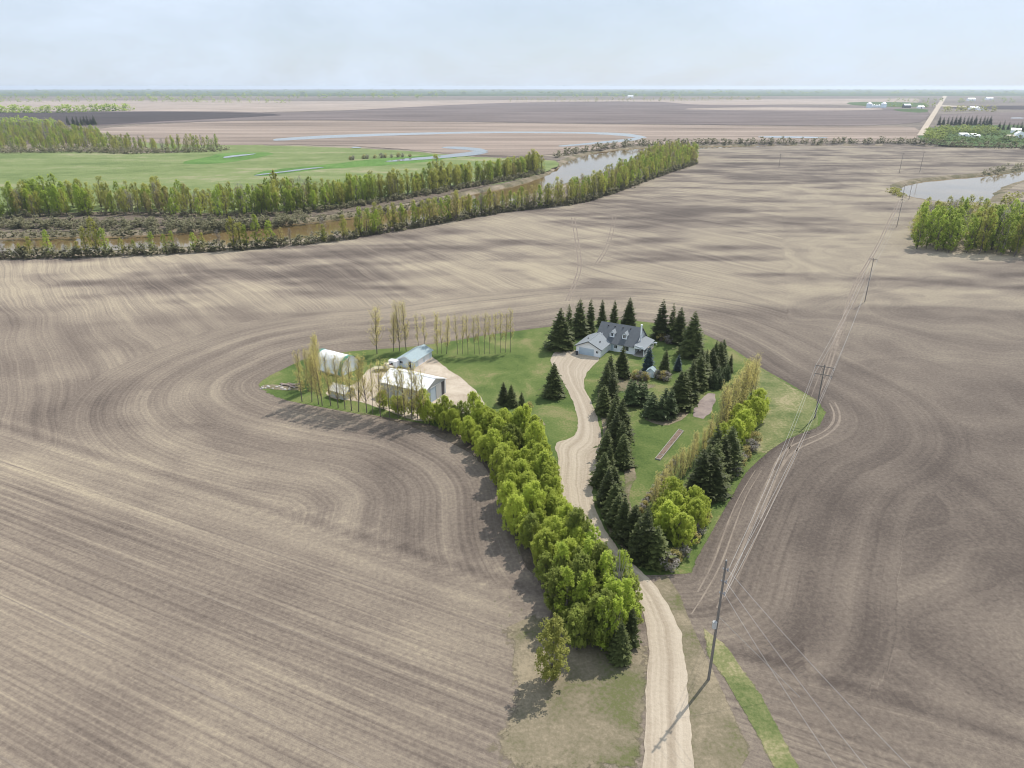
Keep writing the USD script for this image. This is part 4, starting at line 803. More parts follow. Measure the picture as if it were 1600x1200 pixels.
mass('far_tree_belt', pts, 'distant tree line on the skyline field at upper left', 'trees', m_aspen2, (14, 26), 70, .14, rg)
pts = np.vstack([along([(-150,153.5),(300,153),(640,153.5)], 60, 30, rg), along([(-150,151.5),(300,151),(700,151.5)], 70, 40, rg), along([(860,152),(960,151.5),(1060,151.8)], 50, 20, rg)])
mass('far_tree_belt', pts, 'farthest woods along the horizon at upper left', 'trees', m_aspen2, (16, 30), 60, .16, rg)
pts = np.vstack([along([(-200,147.5),(200,147),(900,147.5),(1300,147),(1800,147.5)], 90, 60, rg), along([(-200,144),(500,144),(1100,144),(1800,144)], 150, 90, rg), along([(-200,141.5),(800,141.5),(1800,141.5)], 260, 150, rg)])
mass('far_tree_belt', pts, 'broken woods along the whole skyline', 'trees', m_aspen2, (18, 34), 40, .2, rg, flat=2.2)
pts = np.vstack([along([(800,158.5),(900,158.5),(1000,158.5),(1100,157.5),(1190,155.5)], 26, 8, rg)])
mass('far_tree_belt', pts, 'distant dotted tree line below the horizon at the middle', 'trees', m_aspen, (12, 22), 70, .13, rg)
pts = np.vstack([along([(1385,158),(1440,159),(1470,158.5)], 24, 10, rg), along([(1490,160),(1540,160),(1640,161)], 30, 20, rg), along([(1500,156),(1620,155)], 40, 30, rg), along([(1388,166.5),(1440,167.5),(1458,167.5)], 18, 6, rg)])
mass('far_tree_belt', pts, 'scattered woods round the far farmsteads at upper right', 'trees', m_aspen2, (12, 22), 80, .13, rg)
REACH = [(872,246),(900,239.5),(940,233),(970,229.5),(1010,227),(1100,225.5),(1200,224.5),(1300,224),(1400,224),(1450,225.5),(1520,231),(1640,234)]
pts = np.vstack([along(REACH, 5.0, 2.0, rg), along(REACH[3:], 7.0, 3.0, rg) + [0, 10]])
mass('river_reach_thicket', pts, 'dark low thicket along the narrow river reach at the middle distance', 'thicket', m_brush, (4, 9), 110, .13, rg)
pts = along([(1540,272),(1560,268),(1585,263),(1620,257),(1650,254)], 5, 2.5, rg)
mass('pond_thicket', pts, 'brown and green thicket on the far shore of the oxbow pond', 'thicket', m_brush, (2.5, 5.5), 130, .12, rg)
pts = np.vstack([along([(1388,299),(1398,303),(1410,309)], 3, 1.5, rg), along([(1570,318),(1600,305),(1640,298)], 6, 3, rg)])
mass('pond_thicket', pts, 'yellow-green bushes at the near tip of the oxbow pond', 'thicket', m_aspen, (2.5, 5), 130, .12, rg)
for k, (x, y, s_) in enumerate([(548,250,1.6),(552,250.2,1.8),(569,248.5,1.8),(574,248.3,1.7),(586,247.5,1.5),(596,247,2.0),(602,246.8,1.8),(612,246.5,1.5),(622,246,2.0),(629,245.8,1.6),(641,245.5,1.4)]):
    p = G(x, y); shrub.place(k % 2, p[0], p[1], 'grey bare bush in the short row on the green pasture', 'bushes in a row on the pasture', sc=s_)
pts = np.vstack([along([(-20,240),(60,239),(130,238),(200,241),(250,239.5),(345,237)], 3.6, 2.0, rg) + [0, d] for d in (0, 12, 30)])
mass('pasture_brush', pts, 'grey-green undergrowth at the foot of the wood beyond the pasture', 'brush', m_brush, (3, 7), 110, .13, rg)
# trees round the right-hand and left-hand far farmsteads
for k, x in enumerate((1467,1473,1480,1486,1492,1498,1505,1511,1516,1523,1530,1536,1541,1546)):
    p = G(x, 195.5 + (k % 3) * .5); spruce.place([0, 2, 1, 3][k % 4], p[0], p[1], 'distant dark spruce in the shelter row beside the far gravel road', 'spruces of the far shelter row', sc=rg.uniform(1.3, 1.7))
for k, (x, y) in enumerate([(1560,203),(1567,203),(1575,203),(1582,204),(1588,205),(1594,205),(1599,206)]):
    p = G(x, y); spruce.place([0, 1, 3][k % 3], p[0], p[1], 'distant dark spruce behind the far farmyard at the right edge', 'spruces of the far farmyard', sc=rg.uniform(1.1, 1.5))
for k, (x, y) in enumerate([(107,196),(116,197),(122,196.5),(128,196),(133,195.5),(138,195.5),(143,195.3),(148,195.2)]):
    p = G(x, y); spruce.place([0, 2, 3][k % 3], p[0], p[1], 'distant dark spruce in the clump on the edge of the pale field', 'spruces in the clump at upper left', sc=rg.uniform(1.3, 1.7))
for k, (x, y, lb) in enumerate([(74,197,'far yellow leafing tree left of the spruce clump'), (95,198,'broader far orange-yellow tree beside the spruce clump')]):
    p = G(x, y); t = Kind('yellow_tree', 'tree', lambda v: [('trunk', trunk_mesh(6, .25)[0], m_bark, True), ('crown', blob_crown(9.5, 4.6, 1.0, 30, 1500, .8, 800 + v, 'round', .5)[0], m_poplar, False)]).place(k, p[0], p[1], lb, sc=1.25)
rg = np.random.default_rng(37)
pts = np.vstack([fill([(1446,222),(1450,208),(1475,203),(1552,204),(1560,209),(1478,210),(1470,222)], 9, rg)])
mass('far_farm_trees', pts, 'bright green trees at the bend of the far gravel road', 'trees', m_green, (7, 11), 150, .12, rg)
pts = np.vstack([along([(1478,212),(1520,211),(1560,211),(1600,213)], 9, 2, rg)])
mass('far_farm_trees', pts, 'green hedgerow behind the white far farm sheds', 'trees', m_farmgreen, (7, 10), 150, .12, rg)
pts = np.vstack([along([(1470,224),(1520,225),(1560,226),(1620,228)], 7, 2, rg), along([(1475,220),(1520,220.5),(1570,221.5),(1620,223)], 8, 3, rg)])
mass('far_farm_trees', pts, 'dark green shelter trees in front of the white far farm sheds', 'trees', m_farmgreen, (8, 13), 150, .12, rg)
pts = along([(1474,174.5),(1500,173.5),(1530,173.5),(1555,174.5)], 14, 5, rg)
mass('far_farm_trees', pts, 'grey-green belt of trees round the second far farm', 'trees', m_aspen, (12, 18), 130, .12, rg)

# ------------------------------------------------------------------ buildings
def local(name, label, cat, p, rz, group=None): return thing(name, label, cat, (p[0], p[1], 0.0), rz, group)
def heading(a, b): return math.degrees(math.atan2(b[1] - a[1], b[0] - a[0]))
def window(par, x0, x1, z0, z1, y, face=-1, axis='x', at=0.0, name='window'):
    """A framed window set on a wall that looks along -y (face -1), +y, or along x."""
    t = .05; fr = cat_(box(x0 - .07, x1 + .07, y, y + face * t, z0 - .07, z0) if face > 0 else box(x0 - .07, x1 + .07, y + face * t, y, z0 - .07, z0), *( [box(*( [x0 - .07, x1 + .07] + sorted([y, y + face * t]) + [z1, z1 + .07])), box(*([x0 - .07, x0] + sorted([y, y + face * t]) + [z0, z1])), box(*([x1, x1 + .07] + sorted([y, y + face * t]) + [z0, z1])), box(*([(x0 + x1) / 2 - .025, (x0 + x1) / 2 + .025] + sorted([y, y + face * t * .8]) + [z0, z1]))]))
    gl = box(*([x0, x1] + sorted([y, y + face * .02]) + [z0, z1]))
    if axis == 'y':   # turn the wall: local x becomes y
        sw = lambda m: (np.c_[m[0][:, 1] - y + at, m[0][:, 0], m[0][:, 2]], m[1][:, ::-1])
        fr, gl = sw(fr), sw(gl)
    w = obj(name, fr, m_white, par); obj('pane', gl, m_glass, w); return w
def gable_roof(x0, x1, y0, y1, ze, zr, over, th, along_x=True, over_end=.4):
    """Two sloped slabs; the ridge runs along x or along y."""
    ym = (y0 + y1) / 2; s = (zr - ze) / ((y1 - y0) / 2); zo = ze - s * over
    a = slab([(x0 - over_end, y0 - over, zo), (x1 + over_end, y0 - over, zo), (x1 + over_end, ym, zr), (x0 - over_end, ym, zr)], th)
    b = slab([(x1 + over_end, y1 + over, zo), (x0 - over_end, y1 + over, zo), (x0 - over_end, ym, zr + .003), (x1 + over_end, ym, zr + .003)], th)
    return a, b
def turn(m): return (np.c_[m[0][:, 1], m[0][:, 0], m[0][:, 2]], m[1][:, ::-1])   # swap x and y
# --- the house
A0, B0 = G(900, 552), G(938, 559)
hs = local('house', 'white one and a half storey house with grey shingles, two dormers and attached garage', 'house', A0, heading(A0, B0))
gp = [(0, 0), (8, 0), (8, 2.75), (4, 4.6), (0, 2.75)]
obj('garage_wall', prism(gp, 0, 9.2), m_siding, hs)
obj('wall', prism([(3.4, -.02), (16.2, -.02), (16.2, 2.9), (3.4, 2.9)], 7.2, 17.6), m_siding, hs)
obj('gable_wall', turn(prism([(7.2, 2.9), (17.6, 2.9), (12.4, 7.05)], 15.9, 16.2)), m_siding, hs)
obj('gable_wall', turn(prism([(7.2, 2.9), (17.6, 2.9), (12.4, 7.05)], 3.4, 3.7)), m_siding, hs)
ga, gb = gable_roof(0, 10.2, 0, 8, 2.85, 4.72, .55, .14, over_end=.5); ga, gb = turn(ga), turn(gb)
rf = obj('garage_roof', cat_(ga, gb), m_shingle2, hs); obj('ridge_cap', box(3.85, 4.15, -.5, 8.6, 4.70, 4.78), m_shingle2, rf)
obj('fascia', cat_(turn(slab([(-.54, -.58, 2.48), (-.54, 4, 4.6), (-.54, 4, 4.42), (-.54, -.58, 2.30)], .04)), turn(slab([(-.54, 4, 4.6), (-.54, 8.58, 2.48), (-.54, 8.58, 2.30), (-.54, 4, 4.42)], .04))), m_dark, rf)
ma, mb = gable_roof(3.4, 16.2, 7.2, 17.6, 3.0, 7.25, .55, .16)
mr = obj('main_roof', cat_(ma, mb), m_shingle, hs)
for x in (5.8, 8.0, 10.6, 13.0): obj('roof_vent', box(x - .18, x + .18, 11.3, 11.66, 6.3, 6.72), m_dark, mr)
for (x, y, z) in ((2.2, 4, 3.9), (6.4, 3.2, 3.75)): obj('roof_vent', box(x - .15, x + .15, y - .15, y + .15, z - .1, z + .3), m_dark, rf)
obj('vent_pipe', tube([(4.9, 8.6, 3.9), (4.9, 8.6, 4.75)], [.1, .1], 8), m_white, mr)
for dx in (8.15, 12.2):
    d = obj('dormer', prism([(dx - .75, 3.9), (dx + .75, 3.9), (dx + .75, 5.35), (dx, 6.05), (dx - .75, 5.35)], 8.45, 10.4), m_siding, hs)
    r1, r2 = gable_roof(8.45, 10.9, dx - .75, dx + .75, 5.38, 6.12, .22, .09, over_end=.2)
    obj('dormer_roof', cat_(turn(r1), turn(r2)), m_shingle2, d); window(d, dx - .42, dx + .42, 4.35, 5.35, 8.45)
gd = obj('garage_door', cat_(*[box(1.0, 5.8, -.05, 0, .03 + k * .56, .03 + k * .56 + .54) for k in range(4)]), m_bluedoor, hs)
window(hs, 6.5, 7.2, 1.2, 1.9, 0.0); window(hs, 9.6, 10.5, 1.1, 2.1, 7.2); window(hs, 12.4, 14.2, .9, 2.2, 7.2)
obj('door', box(8.5, 9.35, 7.15, 7.2, .15, 2.2), m_bluedoor, hs)
for zz in (3.6,): window(hs, 11.8, 13.0, 4.3, 5.6, 16.2, 1, 'y', 16.2)
# veranda on the right gable
obj('veranda_roof', slab([(16.25, 5.9, 3.55), (19.6, 5.9, 2.55), (19.6, 16.0, 2.55), (16.25, 16.0, 3.55)], .14), m_shingle2, hs)
obj('veranda_gable', turn(prism([(6.0, 2.55), (6.1, 2.55), (6.1, 3.4), (6.0, 3.4)], 16.3, 19.2)), m_siding, hs)
obj('veranda_deck', box(16.25, 19.4, 6.2, 15.8, -.05, .35), m_board, hs)
for y in (6.3, 9.5, 12.6, 15.7): obj('veranda_post', box(19.2, 19.34, y - .07, y + .07, .35, 2.52), m_white, hs)
obj('veranda_rail', cat_(box(19.24, 19.30, 6.4, 15.6, 1.2, 1.27), *[box(19.25, 19.29, 6.4 + k * .46, 6.44 + k * .46, .35, 1.2) for k in range(20)]), m_white, hs)
obj('chimney', cat_(tube([(16.75, 10.4, .2), (16.75, 10.4, 8.5)], [.22, .22], 10), tube([(16.75, 10.4, 8.5), (16.75, 10.4, 8.85)], [.32, .32], 10)), m_white, hs)
bt = G(1021, 539); b_ = thing('barbecue_table', 'small white table on the lawn beside the veranda', 'table', (bt[0], bt[1], 0), 20)
obj('table_top', box(-1.1, 1.1, -.45, .45, .7, .78), m_white, b_)
for sx in (-.9, .9):
    for sy in (-.35, .35): obj('leg', box(sx - .05, sx + .05, sy - .05, sy + .05, 0, .7), m_white, b_)
p = G(901.5, 553.5); bn = thing('rubbish_bin', 'dark wheeled bin at the left corner of the garage front', 'bin', (p[0] - .1, p[1] - .5, 0), 10)
obj('bin_body', (lambda m: m)(prism([(-.26, .06), (.26, .06), (.34, 1.0), (-.34, 1.0)], -.32, .32)), m_dark, bn); obj('lid', slab([(-.38, -.36, 1.08), (.38, -.36, 1.08), (.38, .38, 1.12), (-.38, .38, 1.12)], .07), m_dark, bn)
# --- playhouse between the bare shrubs
p = G(1017, 588); ph = thing('playhouse', 'small blue-green playhouse half hidden between bare shrubs on the lawn', 'playhouse', (p[0], p[1], 0), -25)
obj('wall', prism([(-1.1, 0), (1.1, 0), (1.1, 1.9), (0, 2.7), (-1.1, 1.9)], -1.0, 1.0), m_bluewall, ph); q1, q2 = gable_roof(-1.0, 1.0, -1.1, 1.1, 1.95, 2.8, .2, .08, over_end=.2); obj('roof', cat_(turn(q1), turn(q2)), m_blueroof, ph); obj('door', box(-.35, .35, -1.04, -1.0, .05, 1.5), m_white, ph)
# --- white-roofed machine shed
C0, C1 = G(596, 619), G(664, 635)
sh = local('machine_shed', 'long grey machine shed with bright white metal roof beside the gravel yard', 'shed', C0, heading(C0, C1))
Ls, Ws = 13.9, 9.6
obj('wall', turn(prism([(0, 0), (Ws, 0), (Ws, 4.2), (Ws / 2, 6.0), (0, 4.2)], 0, Ls)), m_grey, sh)
s1, s2 = gable_roof(0, Ls, 0, Ws, 4.28, 6.12, .35, .10, over_end=.35); sr = obj('roof', cat_(s1, s2), m_roofwhite, sh)
obj('ridge_cap', box(-.35, Ls + .35, Ws / 2 - .2, Ws / 2 + .2, 6.09, 6.17), m_roofwhite, sr)
for k in range(15): obj('roof_seam', slab([(.2 + k * .96, -.33, 4.185), (.26 + k * .96, -.33, 4.185), (.26 + k * .96, Ws / 2 - .2, 6.08), (.2 + k * .96, Ws / 2 - .2, 6.08)], .05), m_roofwhite, sr)
obj('wall_door', box(4.6, 7.6, -.06, -.005, .05, 3.4), m_bluedoor, sh)
obj('sliding_door', box(Ls + .02, Ls + .09, 2.4, 5.0, .05, 4.0), m_bluedoor, sh); obj('sliding_door', box(Ls + .10, Ls + .17, 4.9, 7.4, .05, 4.0), m_grey, sh)
obj('door_opening', box(Ls + .005, Ls + .015, 7.4, 9.0, .05, 4.0), m_dark, sh); [obj('corner_trim', b_, m_white, sh) for b_ in (box(Ls - .1, Ls + .06, -.06, .1, 0, 4.2), box(-.06, .1, -.06, .1, 0, 4.2), box(Ls - .1, Ls + .06, Ws - .1, Ws + .06, 0, 4.2))]
obj('door_track', box(Ls + .02, Ls + .2, 2.3, 9.2, 4.0, 4.12), m_grey, sh)
# --- blue-roofed long building
D0, D1, D2 = G(621, 572), G(643.7, 576), G(672, 562)
bl = local('workshop', 'long pale blue building with blue-green roof behind the white-roofed shed', 'workshop', D0, heading(D0, D1))
wb, lb_ = 5.6, 10.4
obj('wall', prism([(0, 0), (wb, 0), (wb, 2.3), (wb / 2, 3.5), (0, 2.3)], 0, lb_), m_bluewall, bl)
q1, q2 = gable_roof(0, lb_, 0, wb, 2.38, 3.62, .45, .12, over_end=.45); rr_ = obj('roof', cat_(turn(q1), turn(q2)), m_blueroof, bl); obj('fascia', cat_(turn(slab([(-.48, -.47, 2.14), (-.48, wb / 2, 3.55), (-.48, wb / 2, 3.38), (-.48, -.47, 1.98)], .04)), turn(slab([(-.48, wb / 2, 3.55), (-.48, wb + .47, 2.14), (-.48, wb + .47, 1.98), (-.48, wb / 2, 3.38)], .04))), m_white, rr_)
window(bl, 1.0, 1.9, 1.1, 1.8, 0.0); obj('door', box(3.9, 4.7, -.05, 0, .05, 2.0), m_dark, bl); obj('vehicle_door', box(wb, wb + .06, 2.4, 5.2, .05, 2.1), m_white, bl); obj('vehicle_door', box(wb, wb + .06, 6.0, 8.8, .05, 2.1), m_white, bl)
p = G(615, 575); wt = thing('white_trailer', 'small white box trailer against the end of the blue-roofed building', 'trailer', (p[0] - 1.4, p[1], 0), heading(D0, D1))
obj('body', cat_(box(0, 2.6, 0, 1.7, .45, 2.3)), m_white, wt); obj('hatch', box(.9, 1.5, -.04, 0, 1.2, 1.8), m_dark, wt); obj('roof', slab([(-.06, -.06, 2.36), (2.66, -.06, 2.36), (2.66, 1.76, 2.36), (-.06, 1.76, 2.36)], .06), m_white, wt)
def wheel(par, x, y, r, w=.22):
    m = trimesh.creation.cylinder(r, w, sections=18); m.apply_transform(trimesh.transformations.rotation_matrix(math.pi / 2, (1, 0, 0))); m.apply_translation((x, y, r))
    t = obj('wheel', m, m_rubber, par, 30); h = trimesh.creation.cylinder(r * .5, w + .03, sections=14); h.apply_transform(trimesh.transformations.rotation_matrix(math.pi / 2, (1, 0, 0))); h.apply_translation((x, y, r)); obj('rim', h, m_grey, t, 30)
wheel(wt, .8, -.05, .32); wheel(wt, .8, 1.75, .32); wheel(wt, 1.7, -.05, .32); wheel(wt, 1.7, 1.75, .32)
# --- flat-deck truck and a tractor in front of the trailer
p = G(596, 579); tk = thing('flat_deck_truck', 'old cream truck with flat deck parked beside the dome shelter yard', 'truck', (p[0], p[1], .06), 12)
obj('deck', cat_(box(-2.0, .9, -1.0, 1.0, .85, 1.0), box(-2.0, -1.9, -1.0, 1.0, 1.0, 1.35), box(.8, .9, -1.0, 1.0, 1.0, 1.6)), m_cream, tk)
obj('cab', turn(prism([(-.9, .6), (.9, .6), (.86, 1.35), (.7, 2.0), (-.7, 2.0), (-.86, 1.35)], 1.0, 2.3)), m_cream, tk); obj('bonnet', prism([(2.3, .6), (3.5, .6), (3.5, 1.15), (2.3, 1.35)], -.8, .8), m_cream, tk)
obj('windscreen', slab([(2.32, -.68, 1.36), (2.32, .68, 1.36), (2.32, .6, 1.9), (2.32, -.6, 1.9)], .03), m_glass, tk); obj('chassis', box(-1.9, 3.4, -.5, .5, .5, .85), m_dark, tk)
for x in (-1.2, 2.8):
    for y in (-.85, .85): wheel(tk, x, y, .42, .28)
p = G(607, 577); tr_ = thing('red_tractor', 'dull red tractor between the cream truck and the white trailer', 'tractor', (p[0], p[1], .06), 35)
obj('bonnet', cat_(box(.1, 1.7, -.3, .3, .75, 1.35), box(1.7, 1.78, -.28, .28, .75, 1.3)), m_red, tr_); obj('chassis', box(-.8, 1.6, -.2, .2, .5, .8), m_dark, tr_); obj('seat', cat_(box(-.7, -.25, -.25, .25, 1.1, 1.2), box(-.78, -.7, -.25, .25, 1.2, 1.6)), m_dark, tr_)
obj('fender', cat_(prism([(-1.1, 1.15), (.1, 1.15), (-.1, 1.45), (-.9, 1.45)], -.85, -.45), prism([(-1.1, 1.15), (.1, 1.15), (-.1, 1.45), (-.9, 1.45)], .45, .85)), m_red, tr_); obj('exhaust', tube([(1.0, .1, 1.3), (1.0, .1, 2.1)], [.04, .04], 6), m_dark, tr_)
for y in (-.68, .68): wheel(tr_, -.5, y, .68, .35)
for y in (-.5, .5): wheel(tr_, 1.4, y, .36, .2)
# --- dome shelter
E0, E1 = G(488, 577), G(533, 589); dm_ = local('dome_shelter', 'white tarpaulin dome shelter with green arched ends', 'shelter', E0, heading(E0, E1))
Lq, Wq, Hq = 11.4, 7.8, 4.9; tt = np.linspace(0, np.pi, 25)
prof = np.c_[Wq / 2 - Wq / 2 * np.cos(tt) * (1 - .04 * np.sin(tt)), Hq * np.sin(tt) ** .82]
def vault(x0, x1, grow=0.0, sag=0.0, n=9):
    xs = np.linspace(x0, x1, n); c = np.array([Wq / 2, 0]); vs = []
    for x in xs:
        k = 1 + grow - sag * abs(math.sin((x - x0) / (x1 - x0) * math.pi * 6)); vs.append(np.c_[np.full(25, x), c[0] + (prof[:, 0] - c[0]) * k, np.maximum(prof[:, 1] * k, 0)])
    v = np.vstack(vs); a, b = np.meshgrid(np.arange(n - 1), np.arange(24), indexing='ij'); q = np.stack([a * 25 + b, a * 25 + b + 1, (a + 1) * 25 + b + 1, (a + 1) * 25 + b], -1).reshape(-1, 4)
    f = np.vstack([q[:, [0, 1, 2]], q[:, [0, 2, 3]]]); inner = v.copy(); inner[:, 1] = Wq / 2 + (inner[:, 1] - Wq / 2) * .985; inner[:, 2] *= .985
    return np.vstack([v, inner]), np.vstack([f[:, ::-1], f + len(v)])
obj('cover', vault(.9, Lq - 1.1, 0, .006, 49), m_tarp, dm_, 40); obj('end_band', vault(0, .95, .02), m_teal, dm_, 40); obj('end_band', vault(Lq - 1.15, Lq, .02), m_teal, dm_, 40)
endp = [tuple(r) for r in prof]
obj('end_wall', turn(prism([(y, z) for y, z in endp], Lq - .35, Lq - .30)), m_tarp, dm_); obj('end_wall', turn(prism([(y, z) for y, z in endp], .3, .35)), m_tarp, dm_)
obj('end_flap', turn(prism([(Wq / 2 - 1.6, .03), (Wq / 2 + 1.6, .03), (Wq / 2 + 1.6, 3.4), (Wq / 2 - 1.6, 3.4)], Lq - .29, Lq - .26)), m_white, dm_)
for y in (-.1, Wq - .05): obj('base_rail', box(.2, Lq - .2, y, y + .15, 0, .35), m_board, dm_)
# --- small shed
S0, S1 = G(515, 619), G(541, 626.5); ss = local('small_shed', 'small grey shed with white roof behind the windbreak poplars', 'shed', S0, heading(S0, S1))
obj('wall', turn(prism([(0, 0), (3.8, 0), (3.8, 2.1), (1.9, 3.1), (0, 2.1)], 0, 5.7)), m_grey, ss); q1, q2 = gable_roof(0, 5.7, 0, 3.8, 2.16, 3.2, .35, .09, over_end=.25); obj('roof', cat_(q1, q2), m_roofwhite, ss); obj('door', box(2.2, 3.2, -.05, 0, .05, 1.9), m_board, ss)
# --- raised bed, garden, rubble
q = GP([(1024,717.5),(1031.5,719.5),(1067.5,675),(1060.5,672)]); rb = thing('raised_bed', 'long narrow raised garden bed framed with grey boards on the lawn', 'garden bed', (q[0][0], q[0][1], 0), 0)
qq = q - q[0]; 
def board_(a, b, w=.13, h=.32):
    d = (b - a) / np.linalg.norm(b - a); n = np.array([-d[1], d[0]]) * w / 2; a_, b__ = a - d * w / 2, b + d * w / 2
    return slab([(*(a_ - n), h), (*(b__ - n), h), (*(b__ + n), h), (*(a_ + n), h)], h + .05)
for k in range(4): obj('board', board_(qq[k], qq[(k + 1) % 4], h=.32 + .004 * (k % 2)), m_board, rb)
obj('soil', slab([(*x, .22) for x in qq], .2), m_bedsoil, rb)
for s_ in (.14,): obj('divider', board_(qq[0] * (1 - s_) + qq[3] * s_, qq[1] * (1 - s_) + qq[2] * s_, h=.315), m_board, rb)
rg = np.random.default_rng(51)
for k in range(26):
    p = G(rg.uniform(405, 470), rg.uniform(601, 609)); m = trimesh.creation.icosphere(2, .28 * rg.uniform(.6, 1.6)); v = np.array(m.vertices); v *= 1 + .5 * (meshkit.fbm(v * 2.3 + k * 5) - .5)[:, None]; v[:, 2] *= .6
    x = thing('field_stone', 'pale field stone in the stone pile at the left tip of the yard', 'stone', (p[0], p[1], .1), rg.uniform(0, 360), 'stones in the left pile'); obj('stone', (v, m.faces), m_rock, x, 40)
for k in range(9):
    p = G(rg.uniform(440, 466), rg.uniform(601, 607)); L = rg.uniform(1.5, 3.4); x = thing('old_log', 'bleached log lying on the stone pile at the left tip of the yard', 'log', (p[0], p[1], .3), rg.uniform(-40, 40), 'logs on the left pile'); obj('log', tube([(-L / 2, 0, 0), (0, .1, .05), (L / 2, 0, .1)], [.17, .2, .13], 8), m_log, x, 40)
# --- far farm buildings
def barn(name, px, w, l, hw, hr, rz, label, wall, roof, cat='farm building', group=None):
    p = G(*px); t = thing(name, label, cat, (p[0], p[1], .3), rz, group); obj('wall', turn(prism([(-w / 2, 0), (w / 2, 0), (w / 2, hw), (0, hr), (-w / 2, hw)], -l / 2, l / 2)), wall, t)
    a, b = gable_roof(-l / 2, l / 2, -w / 2, w / 2, hw + .1, hr + .15, .5, .15); obj('roof', cat_(a, b), roof, t); obj('door', box(-1.5, 1.5, -w / 2 - .08, -w / 2, 0, hw * .75), m_dark, t)
barn('far_shed', (1504,213), 9, 13, 3.2, 5.0, 0, 'left of three long white sheds at the far farm', m_white, m_roofwhite)
barn('far_shed', (1517,213.6), 9, 15, 3.2, 5.0, 0, 'middle of three long white sheds at the far farm', m_white, m_roofwhite)
barn('far_shed', (1523.5,214.6), 8, 11, 3.0, 4.6, 0, 'right of three long white sheds at the far farm', m_white, m_roofwhite)
barn('far_house', (1545,205), 9, 12, 4, 7, 20, 'far pale house among bright trees at upper right', m_tan, m_shingle2, 'house')
barn('far_barn', (1586,208), 11, 14, 5, 8, -30, 'far white barn behind the domed shed at the right edge', m_white, m_roofwhite, 'barn')
barn('far_house', (1576,216), 8, 14, 3, 5, 10, 'far tan low house left of the white domed shed', m_tan, m_tan, 'house')
p = G(1592, 216); fd = thing('far_domed_shed', 'far white round-topped shed at the right edge', 'shed', (p[0], p[1], .3), -20); obj('wall', prism([(8 * math.cos(a), 9.5 * math.sin(a)) for a in np.linspace(0, math.pi, 17)], -8, 8), m_white, fd); obj('door', box(-2.5, 2.5, -8.1, -8, 0, 5), m_grey, fd)
barn('far_white_house', (1521,171), 14, 34, 6, 10, 5, 'long white building at the second far farm beside the road', m_white, m_roofwhite)
barn('far_white_house', (1532,172.5), 12, 16, 5, 8, 5, 'small white building right of the long one at the second far farm', m_white, m_roofwhite)
barn('far_blue_house', (1416,168.5), 16, 26, 9, 14, 3, 'dark blue house with pale roof at the grain bin farm', m_dark, m_bluewall, 'house')
barn('far_white_house', (1438,169.5), 14, 22, 6, 9, 0, 'white house with wide roof on green grass left of the far road', m_white, m_roofwhite, 'house')
for k, (x, lb) in enumerate([(1357.5,'left grain bin with white cone roof on the far field'), (1380,'right grain bin with white cone roof on the far field')]):
    p = G(x, 168.5); g_ = thing('grain_bin', lb, 'grain bin', (p[0], p[1], .4)); c = trimesh.creation.cylinder(10, 15, sections=28); c.apply_translation((0, 0, 7.5)); obj('bin_wall', c, m_bluewall, g_, 40)
    c = trimesh.creation.cone(10.6, 6, sections=28); c.apply_translation((0, 0, 15.01)); obj('cone_roof', c, m_roofwhite, g_); obj('roof_cap', tube([(0, 0, 20.6), (0, 0, 22)], [1.2, 1.2], 10), m_white, g_)
for k, (x, y) in enumerate([(1362,168),(1365,167.8),(1369,168.2),(1373,168)]):
    p = G(x, y); g_ = thing('small_grain_bin', 'small grey bin in the row between the two tall grain bins', 'grain bin', (p[0], p[1], .4), 0, 'small bins between the tall bins'); c = trimesh.creation.cylinder(4.5, 8, sections=20); c.apply_translation((0, 0, 4)); obj('bin_wall', c, m_bluewall, g_, 40); c = trimesh.creation.cone(4.8, 3, sections=20); c.apply_translation((0, 0, 8)); obj('cone_roof', c, m_roofwhite, g_)
for (x, y, lb) in ((1517,157.5,'tiny white farmhouse left on the skyline right of the road'), (1545,156,'tiny white farmhouse right on the skyline'), (985,152.5,'tiny white farmhouse on the skyline at the middle')): barn('skyline_house', (x, y), 22, 40, 9, 15, 0, lb, m_white, m_roofwhite, 'house')

# ------------------------------------------------------------------ power lines
def insulator(p0, L=.35, r=.09): return cat_(*[tube([(p0[0], p0[1], p0[2] - .02 + k * L / 3), (p0[0], p0[1], p0[2] + L / 3.6 + k * L / 3)], [r, r * .55], 6) for k in range(3)])
def pole(px, yt, label, line_dir, arms=(), extra=None, r=.17):
    p = G(*px); h = height_px(px[0], px[1], yt); t = thing('power_pole', label, 'power pole', (p[0], p[1], 0), math.degrees(math.atan2(line_dir[1], line_dir[0])) - 90)
    obj('shaft', tube([(0, 0, -.3), (0, 0, h * .5), (0, 0, h)], [r, r * .85, r * .62], 10), m_wood, t, 40)
    for (z, w) in arms:
        a = obj('crossarm', cat_(box(-w, w, .12, .26, h - z - .08, h - z + .08), tube([(-w * .45, .19, h - z - .05), (0, .14, h - z - .9)], [.03, .03], 4), tube([(w * .45, .19, h - z - .05), (0, .14, h - z - .9)], [.03, .03], 4)), m_wood, t)
        for x in (-w * .95, w * .95): obj('insulator', insulator((x, .19, h - z - .62), .5, .10), m_ceramic, a)
    if extra: extra(t, h)
    return t, p, h
Pp = [G(1107, 1062), G(1273, 653), G(1351, 472), G(1401, 355), G(1405, 270)]
def dirn(a, b): d = b - a; return d / np.linalg.norm(d)
